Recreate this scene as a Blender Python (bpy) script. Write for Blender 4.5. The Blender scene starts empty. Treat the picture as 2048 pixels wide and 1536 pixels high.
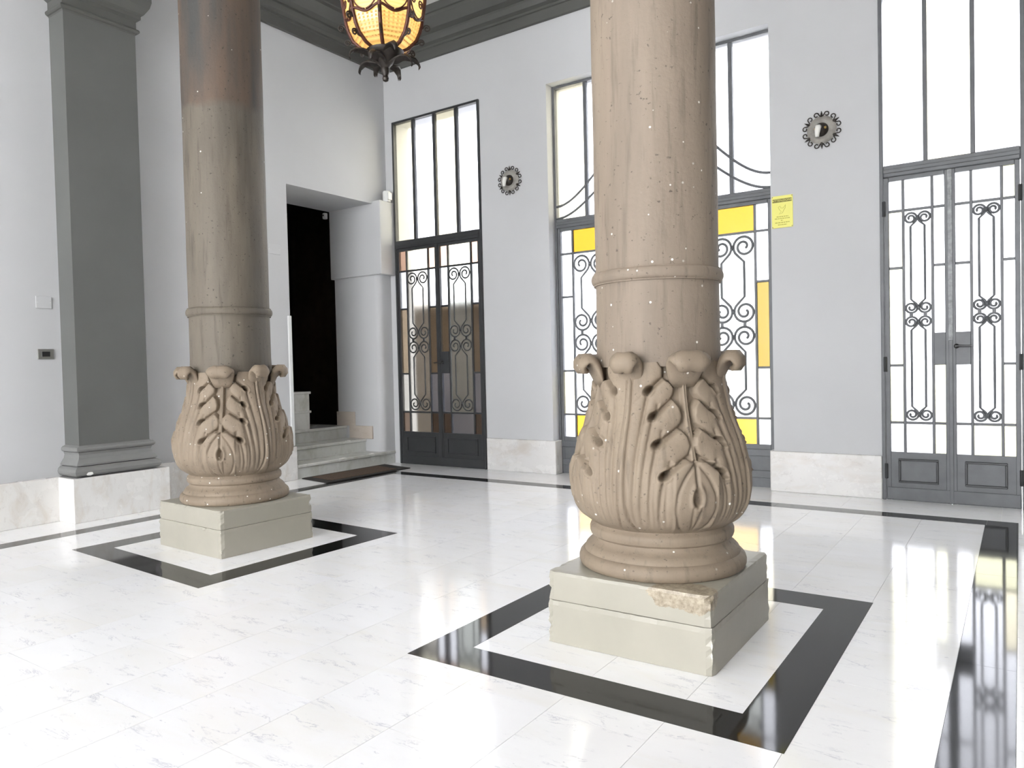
import bpy, math, random
import numpy as np
from mathutils import Vector, Matrix

# ------------------------------------------------------------------ camera, world, exposure
S = 1.2                      # layout is measured in camera heights; one camera height is 1.2 m
sc = bpy.context.scene
col = sc.collection
R = math.radians

cam_d = bpy.data.cameras.new('camera')
cam = bpy.data.objects.new('camera', cam_d)
col.objects.link(cam)
sc.camera = cam
cam_d.sensor_fit = 'HORIZONTAL'
cam_d.sensor_width = 36.0
cam_d.lens = 36.0 * 1483.62 / 2048.0
cam_d.clip_start = 0.05
cam_d.clip_end = 300
yaw, pitch, roll = R(-34.449), R(-1.4336), R(-1.3338)
fw = Vector((math.sin(yaw) * math.cos(pitch), math.cos(yaw) * math.cos(pitch), math.sin(pitch)))
r0 = Vector((math.cos(yaw), -math.sin(yaw), 0))
u0 = r0.cross(fw)
rt = r0 * math.cos(roll) + u0 * math.sin(roll)
up = -r0 * math.sin(roll) + u0 * math.cos(roll)
mw = Matrix((rt, up, -fw)).transposed().to_4x4()
mw.translation = Vector((0, 0, 1.0 * S))
cam.matrix_world = mw

world = bpy.data.worlds.new('overcast_sky')
sc.world = world
world.use_nodes = True
wb = world.node_tree.nodes['Background']
wb.inputs['Color'].default_value = (0.965, 0.975, 1.0, 1)
wb.inputs['Strength'].default_value = 3.0

sc.view_settings.view_transform = 'Standard'
sc.view_settings.look = 'None'
sc.view_settings.gamma = 1.0
sc.view_settings.use_curve_mapping = False
sc.view_settings.exposure = 2.35

rng = random.Random(7)

# ------------------------------------------------------------------ materials
MATS = {}


def new_mat(name):
    m = bpy.data.materials.new(name)
    m.use_nodes = True
    nt = m.node_tree
    return m, nt, nt.nodes['Principled BSDF']


def N(nt, typ, **kw):
    n = nt.nodes.new(typ)
    for k, v in kw.items():
        if k in n.inputs:
            n.inputs[k].default_value = v
        else:
            setattr(n, k, v)
    return n


def pos_map(nt, scale=(1, 1, 1), rot=(0, 0, 0), obj=False):
    if obj:
        g = N(nt, 'ShaderNodeTexCoord').outputs['Object']
    else:
        g = N(nt, 'ShaderNodeNewGeometry').outputs['Position']
    mp = N(nt, 'ShaderNodeMapping')
    mp.inputs['Scale'].default_value = scale
    mp.inputs['Rotation'].default_value = rot
    nt.links.new(g, mp.inputs['Vector'])
    return mp.outputs['Vector']


def noise(nt, vec, scale, detail=4, rough=0.55, dist=0.0):
    n = N(nt, 'ShaderNodeTexNoise')
    n.inputs['Scale'].default_value = scale
    n.inputs['Detail'].default_value = detail
    n.inputs['Roughness'].default_value = rough
    n.inputs['Distortion'].default_value = dist
    nt.links.new(vec, n.inputs['Vector'])
    return n.outputs['Fac']


def ramp(nt, fac, stops):
    r = N(nt, 'ShaderNodeValToRGB')
    e = r.color_ramp.elements
    while len(e) < len(stops):
        e.new(0.5)
    for i, (p, c) in enumerate(stops):
        e[i].position = p
        e[i].color = (*c, 1) if len(c) == 3 else c
    nt.links.new(fac, r.inputs['Fac'])
    return r.outputs['Color']


def mix(nt, fac, a, b, mode='MIX'):
    m = N(nt, 'ShaderNodeMix', data_type='RGBA', blend_type=mode)
    for sock, v in ((m.inputs[0], fac), (m.inputs[6], a), (m.inputs[7], b)):
        if isinstance(v, (int, float)):
            sock.default_value = v
        elif isinstance(v, tuple):
            sock.default_value = (*v, 1) if len(v) == 3 else v
        else:
            nt.links.new(v, sock)
    return m.outputs[2]


def bump(nt, bsdf, fac, strength=0.2, dist=0.01):
    b = N(nt, 'ShaderNodeBump')
    b.inputs['Strength'].default_value = strength
    b.inputs['Distance'].default_value = dist
    nt.links.new(fac, b.inputs['Height'])
    nt.links.new(b.outputs['Normal'], bsdf.inputs['Normal'])


def plain(name, rgb, rough=0.6, metal=0.0, var=0.0, vscale=6.0, bmp=0.0, spec=0.5):
    m, nt, b = new_mat(name)
    b.inputs['Roughness'].default_value = rough
    b.inputs['Metallic'].default_value = metal
    b.inputs['Specular IOR Level'].default_value = spec
    if var or bmp:
        v = pos_map(nt)
        n = noise(nt, v, vscale, 5)
        lo = tuple(max(0, c * (1 - var)) for c in rgb)
        hi = tuple(min(1, c * (1 + var)) for c in rgb)
        nt.links.new(ramp(nt, n, [(0.3, lo), (0.7, hi)]), b.inputs['Base Color'])
        if bmp:
            bump(nt, b, noise(nt, v, vscale * 14, 3), bmp, 0.004)
    else:
        b.inputs['Base Color'].default_value = (*rgb, 1)
    MATS[name] = m
    return m


def marble(name, base, vein, warm, rough=0.09, vein_amt=0.6, scale=1.0, tint=True):
    m, nt, b = new_mat(name)
    b.inputs['Roughness'].default_value = rough
    b.inputs['Specular IOR Level'].default_value = 0.5
    v = pos_map(nt, (1.0 * scale, 3.4 * scale, 2.0 * scale), (0, 0, R(28)))
    if tint:
        oi = N(nt, 'ShaderNodeObjectInfo')
        off = N(nt, 'ShaderNodeVectorMath', operation='SCALE')
        cmb = N(nt, 'ShaderNodeCombineXYZ')
        for k in 'XYZ':
            nt.links.new(oi.outputs['Random'], cmb.inputs[k])
        nt.links.new(cmb.outputs[0], off.inputs[0])
        off.inputs['Scale'].default_value = 9.0
        ad = N(nt, 'ShaderNodeVectorMath', operation='ADD')
        nt.links.new(v, ad.inputs[0])
        nt.links.new(off.outputs[0], ad.inputs[1])
        v = ad.outputs[0]
    soft = noise(nt, v, 1.3, 5, 0.6, 0.6)
    basec = ramp(nt, soft, [(0.30, warm), (0.52, base), (0.75, tuple(min(1, c * 1.03) for c in base))])
    n1 = noise(nt, v, 3.2, 9, 0.68, 0.5)
    veins = ramp(nt, n1, [(0.484, (0, 0, 0)), (0.499, (1, 1, 1)), (0.501, (1, 1, 1)), (0.517, (0, 0, 0))])
    mask = ramp(nt, noise(nt, v, 4.6, 3), [(0.52, (0, 0, 0)), (0.66, (1, 1, 1))])
    f = mix(nt, 1.0, veins, mask, 'MULTIPLY')
    f2 = mix(nt, 1.0, f, (vein_amt,) * 3, 'MULTIPLY')
    specks = ramp(nt, noise(nt, v, 13.0, 6, 0.7), [(0.655, (0, 0, 0)), (0.70, (0.5, 0.5, 0.5))])
    f3 = mix(nt, 1.0, f2, specks, 'ADD')
    c = mix(nt, f3, basec, vein)
    if tint:
        t = ramp(nt, oi.outputs['Random'], [(0.0, (0.975, 0.97, 0.96)), (0.5, (1, 1, 1)), (1.0, (0.98, 0.98, 0.99))])
        c = mix(nt, 1.0, c, t, 'MULTIPLY')
    nt.links.new(c, b.inputs['Base Color'])
    rr = N(nt, 'ShaderNodeMapRange')
    rr.inputs['To Min'].default_value = rough * 0.7
    rr.inputs['To Max'].default_value = rough * 1.7
    nt.links.new(noise(nt, pos_map(nt), 5.0, 4), rr.inputs['Value'])
    nt.links.new(rr.outputs[0], b.inputs['Roughness'])
    MATS[name] = m
    return m


def stone(name, light, mid, dark, dark_amt=0.35, vert=True, bmp=0.35, dark_from=None, speck=0.70):
    """weathered limestone: vertical streaks, pits, white paint specks"""
    m, nt, b = new_mat(name)
    b.inputs['Roughness'].default_value = 0.62
    b.inputs['Specular IOR Level'].default_value = 0.35
    v = pos_map(nt)
    vs = pos_map(nt, (1, 1, 0.16 if vert else 0.8))
    a = ramp(nt, noise(nt, vs, 5.5, 6, 0.62), [(0.33, mid), (0.66, light)])
    big = ramp(nt, noise(nt, vs, 2.3, 5, 0.6, 0.4), [(0.46, (0, 0, 0)), (0.66, (dark_amt,) * 3)])
    c = mix(nt, big, a, dark)
    streak = ramp(nt, noise(nt, pos_map(nt, (1, 1, 0.09)), 26, 4, 0.6), [(0.55, (0, 0, 0)), (0.70, (0.75,) * 3)])
    c = mix(nt, streak, c, tuple(x * 0.72 for x in mid))
    if dark_from:
        # darker upper drum with a ragged lower edge
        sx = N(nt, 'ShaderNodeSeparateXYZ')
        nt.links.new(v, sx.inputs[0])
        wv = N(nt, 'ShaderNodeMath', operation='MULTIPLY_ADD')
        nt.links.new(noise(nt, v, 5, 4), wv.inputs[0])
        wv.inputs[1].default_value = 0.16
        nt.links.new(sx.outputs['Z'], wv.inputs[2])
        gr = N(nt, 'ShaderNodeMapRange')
        gr.inputs['From Min'].default_value = dark_from + 0.06
        gr.inputs['From Max'].default_value = dark_from + 0.11
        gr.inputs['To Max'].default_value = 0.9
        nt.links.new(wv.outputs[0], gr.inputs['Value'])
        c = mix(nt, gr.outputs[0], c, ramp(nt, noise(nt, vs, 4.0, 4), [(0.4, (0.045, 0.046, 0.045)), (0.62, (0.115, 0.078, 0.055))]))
    pits = ramp(nt, noise(nt, v, 52, 3, 0.55), [(0.65, (0, 0, 0)), (0.72, (0.75,) * 3)])
    c = mix(nt, pits, c, tuple(x * 0.45 for x in dark))
    vo = N(nt, 'ShaderNodeTexVoronoi', feature='F1')
    vo.inputs['Scale'].default_value = 26
    nt.links.new(v, vo.inputs['Vector'])
    dots = ramp(nt, vo.outputs['Distance'], [(0.10, (1, 1, 1)), (0.15, (0, 0, 0))])
    rnd = ramp(nt, vo.outputs['Color'], [(speck, (0, 0, 0)), (speck + 0.03, (1, 1, 1))])
    dm = mix(nt, 1.0, dots, rnd, 'MULTIPLY')
    c = mix(nt, dm, c, (0.80, 0.77, 0.70))
    nt.links.new(c, b.inputs['Base Color'])
    bump(nt, b, noise(nt, v, 40, 6, 0.65), bmp, 0.006)
    MATS[name] = m
    return m


def plinth_mat(name, hx, hy, flake_at=None):
    """grey-cream paint, chalky chips along the arrises, bare stone where the paint flaked"""
    m, nt, b = new_mat(name)
    b.inputs['Roughness'].default_value = 0.42
    v = pos_map(nt, obj=True)
    a = ramp(nt, noise(nt, v, 3.5, 4), [(0.3, (0.315, 0.30, 0.25)), (0.7, (0.355, 0.335, 0.28))])
    sx = N(nt, 'ShaderNodeSeparateXYZ')
    # chips: both |x| and |y| close to the half width
    h = 0.313 * S
    v1 = pos_map(nt, (0.313 / hx, 0.313 / hy, 1), obj=True)
    nt.links.new(v1, sx.inputs[0])
    def absn(o):
        k = N(nt, 'ShaderNodeMath', operation='ABSOLUTE')
        nt.links.new(o, k.inputs[0])
        return k.outputs[0]
    mn = N(nt, 'ShaderNodeMath', operation='MINIMUM')
    nt.links.new(absn(sx.outputs['X']), mn.inputs[0])
    nt.links.new(absn(sx.outputs['Y']), mn.inputs[1])
    wob = N(nt, 'ShaderNodeMath', operation='MULTIPLY_ADD')
    nt.links.new(noise(nt, v, 22, 5, 0.7), wob.inputs[0])
    wob.inputs[1].default_value = 0.046
    nt.links.new(mn.outputs[0], wob.inputs[2])
    gt = N(nt, 'ShaderNodeMath', operation='GREATER_THAN')
    nt.links.new(wob.outputs[0], gt.inputs[0])
    gt.inputs[1].default_value = h + 0.0185
    c = mix(nt, gt.outputs[0], a, (0.78, 0.76, 0.68))
    if flake_at:
        d = N(nt, 'ShaderNodeVectorMath', operation='DISTANCE')
        mp = N(nt, 'ShaderNodeMapping')
        mp.inputs['Scale'].default_value = (0.8, 1.0, 2.0)
        nt.links.new(v, mp.inputs['Vector'])
        nt.links.new(mp.outputs[0], d.inputs[0])
        d.inputs[1].default_value = (flake_at[0] * 0.8, flake_at[1], flake_at[2] * 2.0)
        w2 = N(nt, 'ShaderNodeMath', operation='MULTIPLY_ADD')
        nt.links.new(noise(nt, v, 9, 6, 0.7), w2.inputs[0])
        w2.inputs[1].default_value = 0.16
        nt.links.new(d.outputs['Value'], w2.inputs[2])
        lt = N(nt, 'ShaderNodeMath', operation='LESS_THAN')
        nt.links.new(w2.outputs[0], lt.inputs[0])
        lt.inputs[1].default_value = 0.205
        bare = ramp(nt, noise(nt, v, 34, 6, 0.7), [(0.36, (0.20, 0.165, 0.115)), (0.62, (0.42, 0.36, 0.27))])
        c = mix(nt, lt.outputs[0], c, bare)
    nt.links.new(c, b.inputs['Base Color'])
    bump(nt, b, noise(nt, v, 30, 5), 0.15, 0.005)
    MATS[name] = m
    return m


def frosted(name, rgb, rough=0.27):
    m, nt, b = new_mat(name)
    nt.nodes.remove(b)
    out = nt.nodes['Material Output']
    rf = N(nt, 'ShaderNodeBsdfRefraction')
    rf.inputs['Color'].default_value = (*rgb, 1)
    rf.inputs['Roughness'].default_value = rough
    rf.inputs['IOR'].default_value = 1.25
    gl = N(nt, 'ShaderNodeBsdfGlossy')
    gl.inputs['Roughness'].default_value = 0.25
    mx = N(nt, 'ShaderNodeMixShader')
    mx.inputs[0].default_value = 0.05
    nt.links.new(rf.outputs[0], mx.inputs[1])
    nt.links.new(gl.outputs[0], mx.inputs[2])
    nt.links.new(mx.outputs[0], out.inputs['Surface'])
    MATS[name] = m
    return m


def translucent(name, rgb, emis=0.0):
    m, nt, b = new_mat(name)
    nt.nodes.remove(b)
    out = nt.nodes['Material Output']
    v = pos_map(nt, obj=True)
    w = N(nt, 'ShaderNodeTexWave', wave_type='BANDS', bands_direction='Z')
    w.inputs['Scale'].default_value = 16
    w.inputs['Distortion'].default_value = 2.0
    nt.links.new(v, w.inputs['Vector'])
    c = mix(nt, w.outputs['Fac'], tuple(x * 0.72 for x in rgb), rgb)
    tr = N(nt, 'ShaderNodeBsdfTranslucent')
    nt.links.new(c, tr.inputs['Color'])
    tp = N(nt, 'ShaderNodeBsdfTransparent')
    tp.inputs['Color'].default_value = (*rgb, 1)
    gl = N(nt, 'ShaderNodeBsdfGlossy')
    gl.inputs['Roughness'].default_value = 0.15
    m1 = N(nt, 'ShaderNodeMixShader')
    m1.inputs[0].default_value = 0.18
    m2 = N(nt, 'ShaderNodeMixShader')
    m2.inputs[0].default_value = 0.06
    nt.links.new(tr.outputs[0], m1.inputs[1])
    nt.links.new(tp.outputs[0], m1.inputs[2])
    nt.links.new(m1.outputs[0], m2.inputs[1])
    nt.links.new(gl.outputs[0], m2.inputs[2])
    nt.links.new(m2.outputs[0], out.inputs['Surface'])
    MATS[name] = m
    return m


plain('wall', (0.54, 0.545, 0.555), 0.75, var=0.03, vscale=0.9, bmp=0.06)
plain('bounce_cut_paint', (0.22, 0.205, 0.19), 0.6, var=0.08, vscale=2)  # unseen right wall: dark tone chosen to cut bounce onto the left wall
plain('ceiling_paint', (0.72, 0.72, 0.70), 0.8, var=0.02, vscale=0.8)
plain('pilaster_paint', (0.112, 0.115, 0.108), 0.55, var=0.07, vscale=1.6, bmp=0.05)
plain('base_paint', (0.19, 0.19, 0.186), 0.5, var=0.06, vscale=3)
plain('cornice_paint', (0.088, 0.089, 0.082), 0.6, var=0.05, vscale=2)
plain('grout', (0.75, 0.74, 0.72), 0.8)
marble('floor_marble', (0.935, 0.935, 0.95), (0.40, 0.41, 0.50), (0.91, 0.90, 0.885), 0.085, 0.55)
marble('skirting_marble', (0.72, 0.71, 0.69), (0.42, 0.38, 0.36), (0.63, 0.59, 0.54), 0.22, 0.45, 1.6)
marble('step_marble', (0.60, 0.61, 0.58), (0.30, 0.32, 0.30), (0.50, 0.51, 0.46), 0.2, 0.5, 1.5)
marble('pink_marble', (0.56, 0.50, 0.44), (0.40, 0.33, 0.27), (0.50, 0.43, 0.36), 0.25, 0.5, 1.5, tint=False)
m, nt, b = new_mat('black_marble')
v = pos_map(nt)
nt.links.new(ramp(nt, noise(nt, v, 24, 7, 0.7), [(0.35, (0.011, 0.0115, 0.012)), (0.72, (0.022, 0.022, 0.022)), (0.82, (0.09, 0.09, 0.09))]), b.inputs['Base Color'])
b.inputs['Roughness'].default_value = 0.07
b.inputs['Specular IOR Level'].default_value = 0.36
MATS['black_marble'] = m
stone('near_shaft', (0.275, 0.222, 0.172), (0.222, 0.178, 0.137), (0.155, 0.126, 0.098), 0.55)
stone('far_shaft', (0.155, 0.133, 0.104), (0.112, 0.095, 0.075), (0.060, 0.056, 0.049), 0.85, dark_from=2.50 * S, speck=0.84)
stone('carved_stone', (0.265, 0.211, 0.155), (0.222, 0.174, 0.126), (0.172, 0.134, 0.097), 0.35, vert=False, bmp=0.28)
plinth_mat('near_plinth', 0.306, 0.323, (0.215 * S, -0.315 * S, 0.246 * S))
plinth_mat('far_plinth', 0.326, 0.303)
plain('door_iron', (0.115, 0.121, 0.128), 0.42, var=0.12, vscale=9, spec=0.5)
plain('door_iron_worn', (0.26, 0.27, 0.275), 0.45, var=0.35, vscale=30)
plain('door_iron_dark_backlit', (0.030, 0.032, 0.034), 0.45, var=0.1, vscale=8)  # near-black copy of the door iron; left door's backlit shade is in it
plain('wrought_iron', (0.030, 0.024, 0.020), 0.45, 0.4, var=0.3, vscale=30)
plain('lantern_bar', (0.075, 0.022, 0.012), 0.5, 0.2, var=0.3, vscale=30)
plain('brass', (0.55, 0.38, 0.14), 0.3, 1.0)
plain('black_plastic', (0.015, 0.015, 0.015), 0.35)
plain('switch_metal', (0.20, 0.195, 0.18), 0.45, 0.3)
plain('white_plastic', (0.70, 0.71, 0.70), 0.4)
plain('cover_paint', (0.545, 0.55, 0.56), 0.6)
plain('sconce_stone', (0.30, 0.285, 0.26), 0.5, var=0.25, vscale=14)
plain('candle_white', (0.78, 0.77, 0.73), 0.3)
plain('sign_yellow', (0.78, 0.74, 0.16), 0.4)
plain('sign_print', (0.16, 0.14, 0.01), 0.5)
plain('sign_soft_print', (0.40, 0.37, 0.03), 0.5)
plain('dark_wood_and_shade', (0.022, 0.017, 0.012), 0.5, var=0.35, vscale=8)  # inner door's wood; on the stairwell shell, unlit gloom put into the colour
plain('mat_border', (0.022, 0.02, 0.018), 0.9)
plain('mat_fibre', (0.085, 0.055, 0.036), 0.95, var=0.4, vscale=60, bmp=0.5)
plain('paving', (0.72, 0.71, 0.68), 0.8, var=0.08, vscale=1.5)
plain('garden_plaster', (0.13, 0.11, 0.09), 0.85, var=0.25, vscale=1.2)
plain('leaf_green', (0.10, 0.17, 0.06), 0.5, var=0.3, vscale=10)
plain('chipped_plaster', (0.86, 0.86, 0.84), 0.7)

TINT = {
    'clear': (0.64, 0.645, 0.665), 'cream': (0.62, 0.60, 0.53), 'pale_yellow': (0.54, 0.535, 0.45),
    'yellow': (0.33, 0.245, 0.066), 'amber': (0.245, 0.200, 0.038), 'yellow_lifted': (0.46, 0.35, 0.105), 'peach': (0.47, 0.375, 0.315),  # low yellow panes get a lightened copy, making up for dimmer light behind
    'tan': (0.38, 0.335, 0.28), 'brown': (0.27, 0.23, 0.20), 'bluegrey': (0.43, 0.44, 0.48),
    'grey': (0.48, 0.47, 0.45), 'greengrey': (0.56, 0.57, 0.56), 'sage': (0.47, 0.48, 0.47),
}
for k, c in TINT.items():
    frosted('glass_' + k, c)
translucent('lantern_glass', (1.0, 0.90, 0.66))
translucent('lantern_crystal', (1.0, 0.86, 0.60))
m, nt, b = new_mat('bulb_glow')
b.inputs['Emission Color'].default_value = (1, 0.72, 0.38, 1)
b.inputs['Emission Strength'].default_value = 1.2
b.inputs['Base Color'].default_value = (0.9, 0.8, 0.6, 1)
MATS['bulb_glow'] = m


# ------------------------------------------------------------------ mesh helpers (layout units)
class MB:
    def __init__(self):
        self.v = []
        self.f = []

    def add(self, vs, fs):
        o = len(self.v)
        self.v += [tuple(p) for p in vs]
        self.f += [tuple(i + o for i in f) for f in fs]
        return self

    def box(self, x0, x1, y0, y1, z0, z1):
        vs = [(x, y, z) for z in (z0, z1) for y in (y0, y1) for x in (x0, x1)]
        return self.add(vs, [(0, 2, 3, 1), (4, 5, 7, 6), (0, 1, 5, 4), (2, 6, 7, 3), (0, 4, 6, 2), (1, 3, 7, 5)])

    def cbox(self, x0, x1, y0, y1, z0, z1, c):
        """box with chamfered edges (24 vertices)"""
        xs, ys, zs = (x0, x1), (y0, y1), (z0, z1)
        vs, idx = [], {}
        for i in (0, 1):
            for j in (0, 1):
                for k in (0, 1):
                    sx, sy, sz = (1, -1)[i], (1, -1)[j], (1, -1)[k]
                    for a, d in (('x', (0, c, c)), ('y', (c, 0, c)), ('z', (c, c, 0))):
                        idx[(i, j, k, a)] = len(vs)
                        vs.append((xs[i] + sx * d[0], ys[j] + sy * d[1], zs[k] + sz * d[2]))
        fs = []
        for i in (0, 1):
            q = [idx[(i, j, k, 'x')] for j, k in ((0, 0), (1, 0), (1, 1), (0, 1))]
            fs.append(q if i else q[::-1])
            q = [idx[(j, i, k, 'y')] for j, k in ((0, 0), (1, 0), (1, 1), (0, 1))]
            fs.append(q[::-1] if i else q)
            q = [idx[(j, k, i, 'z')] for j, k in ((0, 0), (1, 0), (1, 1), (0, 1))]
            fs.append(q if i else q[::-1])
        for a, b_, other in (('x', 'y', 'z'), ('x', 'z', 'y'), ('y', 'z', 'x')):
            for p in (0, 1):
                for q in (0, 1):
                    def key(e, t, a=a, b_=b_, p=p, q=q):
                        d = {a: p, b_: q, ({'x', 'y', 'z'} - {a, b_}).pop(): e}
                        return idx[(d['x'], d['y'], d['z'], t)]
                    fs.append([key(0, a), key(1, a), key(1, b_), key(0, b_)])
        for i in (0, 1):
            for j in (0, 1):
                for k in (0, 1):
                    fs.append([idx[(i, j, k, t)] for t in 'xyz'])
        return self.add(vs, fs)

    def lathe(self, prof, n=48, c=(0, 0, 0), axis='z', a0=0.0):
        vs, fs = [], []
        for r, z in prof:
            for i in range(n):
                a = a0 + 2 * math.pi * i / n
                if axis == 'z':
                    vs.append((c[0] + r * math.cos(a), c[1] + r * math.sin(a), c[2] + z))
                else:      # about y; z of the profile runs towards -y
                    vs.append((c[0] + r * math.cos(a), c[1] - z, c[2] + r * math.sin(a)))
        for k in range(len(prof) - 1):
            for i in range(n):
                j = (i + 1) % n
                fs.append((k * n + i, k * n + j, (k + 1) * n + j, (k + 1) * n + i))
        fs.append(tuple(range(n))[::-1])
        fs.append(tuple((len(prof) - 1) * n + i for i in range(n)))
        return self.add(vs, fs)

    def tube(self, pts, r, n=6, flat=1.0, closed=False):
        pts = [Vector(p) for p in pts]
        rs = r if isinstance(r, (list, tuple)) else [r] * len(pts)
        vs, fs = [], []
        L = len(pts)
        ref = None
        for i, p in enumerate(pts):
            a = pts[i - 1] if (i > 0 or closed) else p
            b_ = pts[(i + 1) % L] if (i < L - 1 or closed) else p
            t = (b_ - a).normalized()
            if ref is None:
                ref = Vector((0, 1, 0)) if abs(t.y) < 0.9 else Vector((1, 0, 0))
            nrm = (ref - t * ref.dot(t)).normalized()
            ref = nrm
            bi = t.cross(nrm)
            for k in range(n):
                an = 2 * math.pi * (k + 0.5) / n
                vs.append(p + nrm * (math.cos(an) * rs[i] * flat) + bi * (math.sin(an) * rs[i]))
        for i in range(L if closed else L - 1):
            j = (i + 1) % L
            for k in range(n):
                q = (k + 1) % n
                fs.append((i * n + k, i * n + q, j * n + q, j * n + k))
        if not closed:
            fs.append(tuple(range(n))[::-1])
            fs.append(tuple((L - 1) * n + k for k in range(n)))
        return self.add(vs, fs)

    def prism(self, poly, z0, z1):
        n = len(poly)
        vs = [(x, y, z0) for x, y in poly] + [(x, y, z1) for x, y in poly]
        fs = [tuple(range(n))[::-1], tuple(range(n, 2 * n))]
        fs += [(i, (i + 1) % n, n + (i + 1) % n, n + i) for i in range(n)]
        return self.add(vs, fs)

    def build(self, name, mat, parent=None, origin=None, smooth=False, label=None):
        """origin in layout units (world); parents are unrotated when built"""
        vs = np.array(self.v, float)
        if origin is None:
            lo, hi = vs.min(0), vs.max(0)
            origin = ((lo[0] + hi[0]) / 2, (lo[1] + hi[1]) / 2, lo[2])
        o3 = np.array(origin, float)
        me = bpy.data.meshes.new(name)
        me.from_pydata(((vs - o3) * S).tolist(), [], self.f)
        me.materials.append(MATS[mat])
        if smooth:
            me.polygons.foreach_set('use_smooth', [True] * len(me.polygons))
        me.update()
        o = bpy.data.objects.new(name, me)
        col.objects.link(o)
        o['wo'] = tuple(o3)
        place(o, origin, parent)
        if label:
            o['label'] = label
        fix_normals(me)
        return o


def fix_normals(me):
    import bmesh
    bm = bmesh.new()
    bm.from_mesh(me)
    bmesh.ops.recalc_face_normals(bm, faces=bm.faces)
    bm.to_mesh(me)
    bm.free()


WO = {}


def place(o, origin, parent=None):
    WO[o.name] = Vector(origin)
    if parent is not None:
        o.parent = parent
        o.location = (Vector(origin) - WO[parent.name]) * S
    else:
        o.location = Vector(origin) * S
    if 'wo' in o:
        del o['wo']


def tag(o, label, cat, group=None, kind=None):
    o['label'] = label
    o['category'] = cat
    if group:
        o['group'] = group
    if kind:
        o['kind'] = kind
    return o


def empty(name, loc, label=None, cat=None, group=None, kind=None):
    o = bpy.data.objects.new(name, None)
    o.empty_display_size = 0.1
    col.objects.link(o)
    place(o, loc)
    if label:
        tag(o, label, cat, group, kind)
    return o


def inst(src, name, origin, parent=None, rot=None):
    o = bpy.data.objects.new(name, src.data)
    col.objects.link(o)
    place(o, origin, parent)
    if rot:
        o.rotation_euler = rot
    return o


def autosmooth(o, ang=35):
    me = o.data
    me.polygons.foreach_set('use_smooth', [True] * len(me.polygons))
    me.set_sharp_from_angle(angle=R(ang))


# ------------------------------------------------------------------ room shell
YB, XL, XR, YR, ZC = 5.76, -5.50, 1.75, -6.5, 4.47
D1 = (-5.385, -4.258, 3.55)      # left door opening
D2 = (-3.508, -1.548, 3.52)      # wide opening in the middle
D3 = (-0.803, 0.030, 3.55)       # right door opening


def wall_with_openings(mb, x0, x1, y0, y1, z1, ops):
    x = x0
    for a, b_, h in ops:
        mb.box(x, a, y0, y1, 0, z1)
        mb.box(a, b_, y0, y1, h, z1)
        x = b_
    mb.box(x, x1, y0, y1, 0, z1)


mb = MB()
wall_with_openings(mb, -6.15, XR + 0.2, YB, YB + 0.26, ZC, [D1, D2, D3])
wall_back = tag(mb.build('wall_back', 'wall'), 'white plaster wall pierced by three tall glazed iron doors', 'wall', kind='structure')

SO = (4.46, 5.55, 2.70)          # stair opening in the left wall: y from, y to, height
mb = MB()
mb.box(-6.15, XL, YR, SO[0], 0, ZC)
wall_left = tag(mb.build('wall_left', 'wall'), 'white plaster wall with dark pilaster and stair opening', 'wall', kind='structure')
mb = MB()
mb.box(-6.15, XL, SO[0], YB, SO[2], ZC)
tag(mb.build('wall_header', 'wall'), 'white plaster wall above the stair opening', 'wall', kind='structure')
mb = MB()
cor = [(-6.12, 5.76), (-6.12, 5.575), (-5.535, 5.575)]
for i in range(1, 7):
    a = R(-90 + 90 * i / 6)
    cor.append((-5.535 + 0.065 * math.cos(a), 5.64 + 0.065 * math.sin(a)))
cor.append((-5.47, 5.76))
mb.prism(cor, 0.132, 1.97)
o = wall_jamb = tag(mb.build('wall_jamb', 'wall'), 'rounded white wall end between stair opening and dark glazed door', 'wall', kind='structure')
autosmooth(o)
mb = MB()
mb.cbox(-6.15, -5.395, 5.545, 5.76, 1.97, 2.725, 0.006)
mb.build('boxed_lintel', 'wall', wall_jamb)
mb = MB()
mb.cbox(XL - 0.03, XL + 0.016, SO[0] - 0.03, SO[0] + 0.006, 0.31, 1.50, 0.004)
mb.build('corner_guard', 'white_plastic', wall_left)

mb = MB()
mb.box(XR, XR + 0.2, YR, YB, 0, ZC)
tag(mb.build('wall_right', 'bounce_cut_paint'), 'unseen side wall near the camera, grey chosen to cut bounce light', 'wall', kind='structure')
mb = MB()
wall_with_openings(mb, -6.15, XR + 0.2, YR - 0.25, YR, ZC, [(-5.0, 1.2, 4.2)])  # opening is unseen; placed and sized for the daylight it lets in
tag(mb.build('wall_rear', 'wall'), 'white unseen wall behind the camera, its wide opening shaped to let light in', 'wall', kind='structure')

mb = MB()
mb.box(-7.6, XR + 0.2, YR - 0.25, YB + 0.26, ZC, ZC + 0.15)
tag(mb.build('ceiling', 'ceiling_paint'), 'flat white painted ceiling above the dark cornice', 'ceiling', kind='structure')

# cornice, mitred round left, back and right walls
prof = [(0.0, 4.075), (0.035, 4.075), (0.035, 4.165), (0.05, 4.17), (0.05, 4.19), (0.085, 4.205), (0.10, 4.25), (0.10, 4.27),
        (0.16, 4.285), (0.20, 4.33), (0.225, 4.36), (0.225, 4.39), (0.24, 4.395), (0.24, ZC), (0.0, ZC)]


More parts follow.
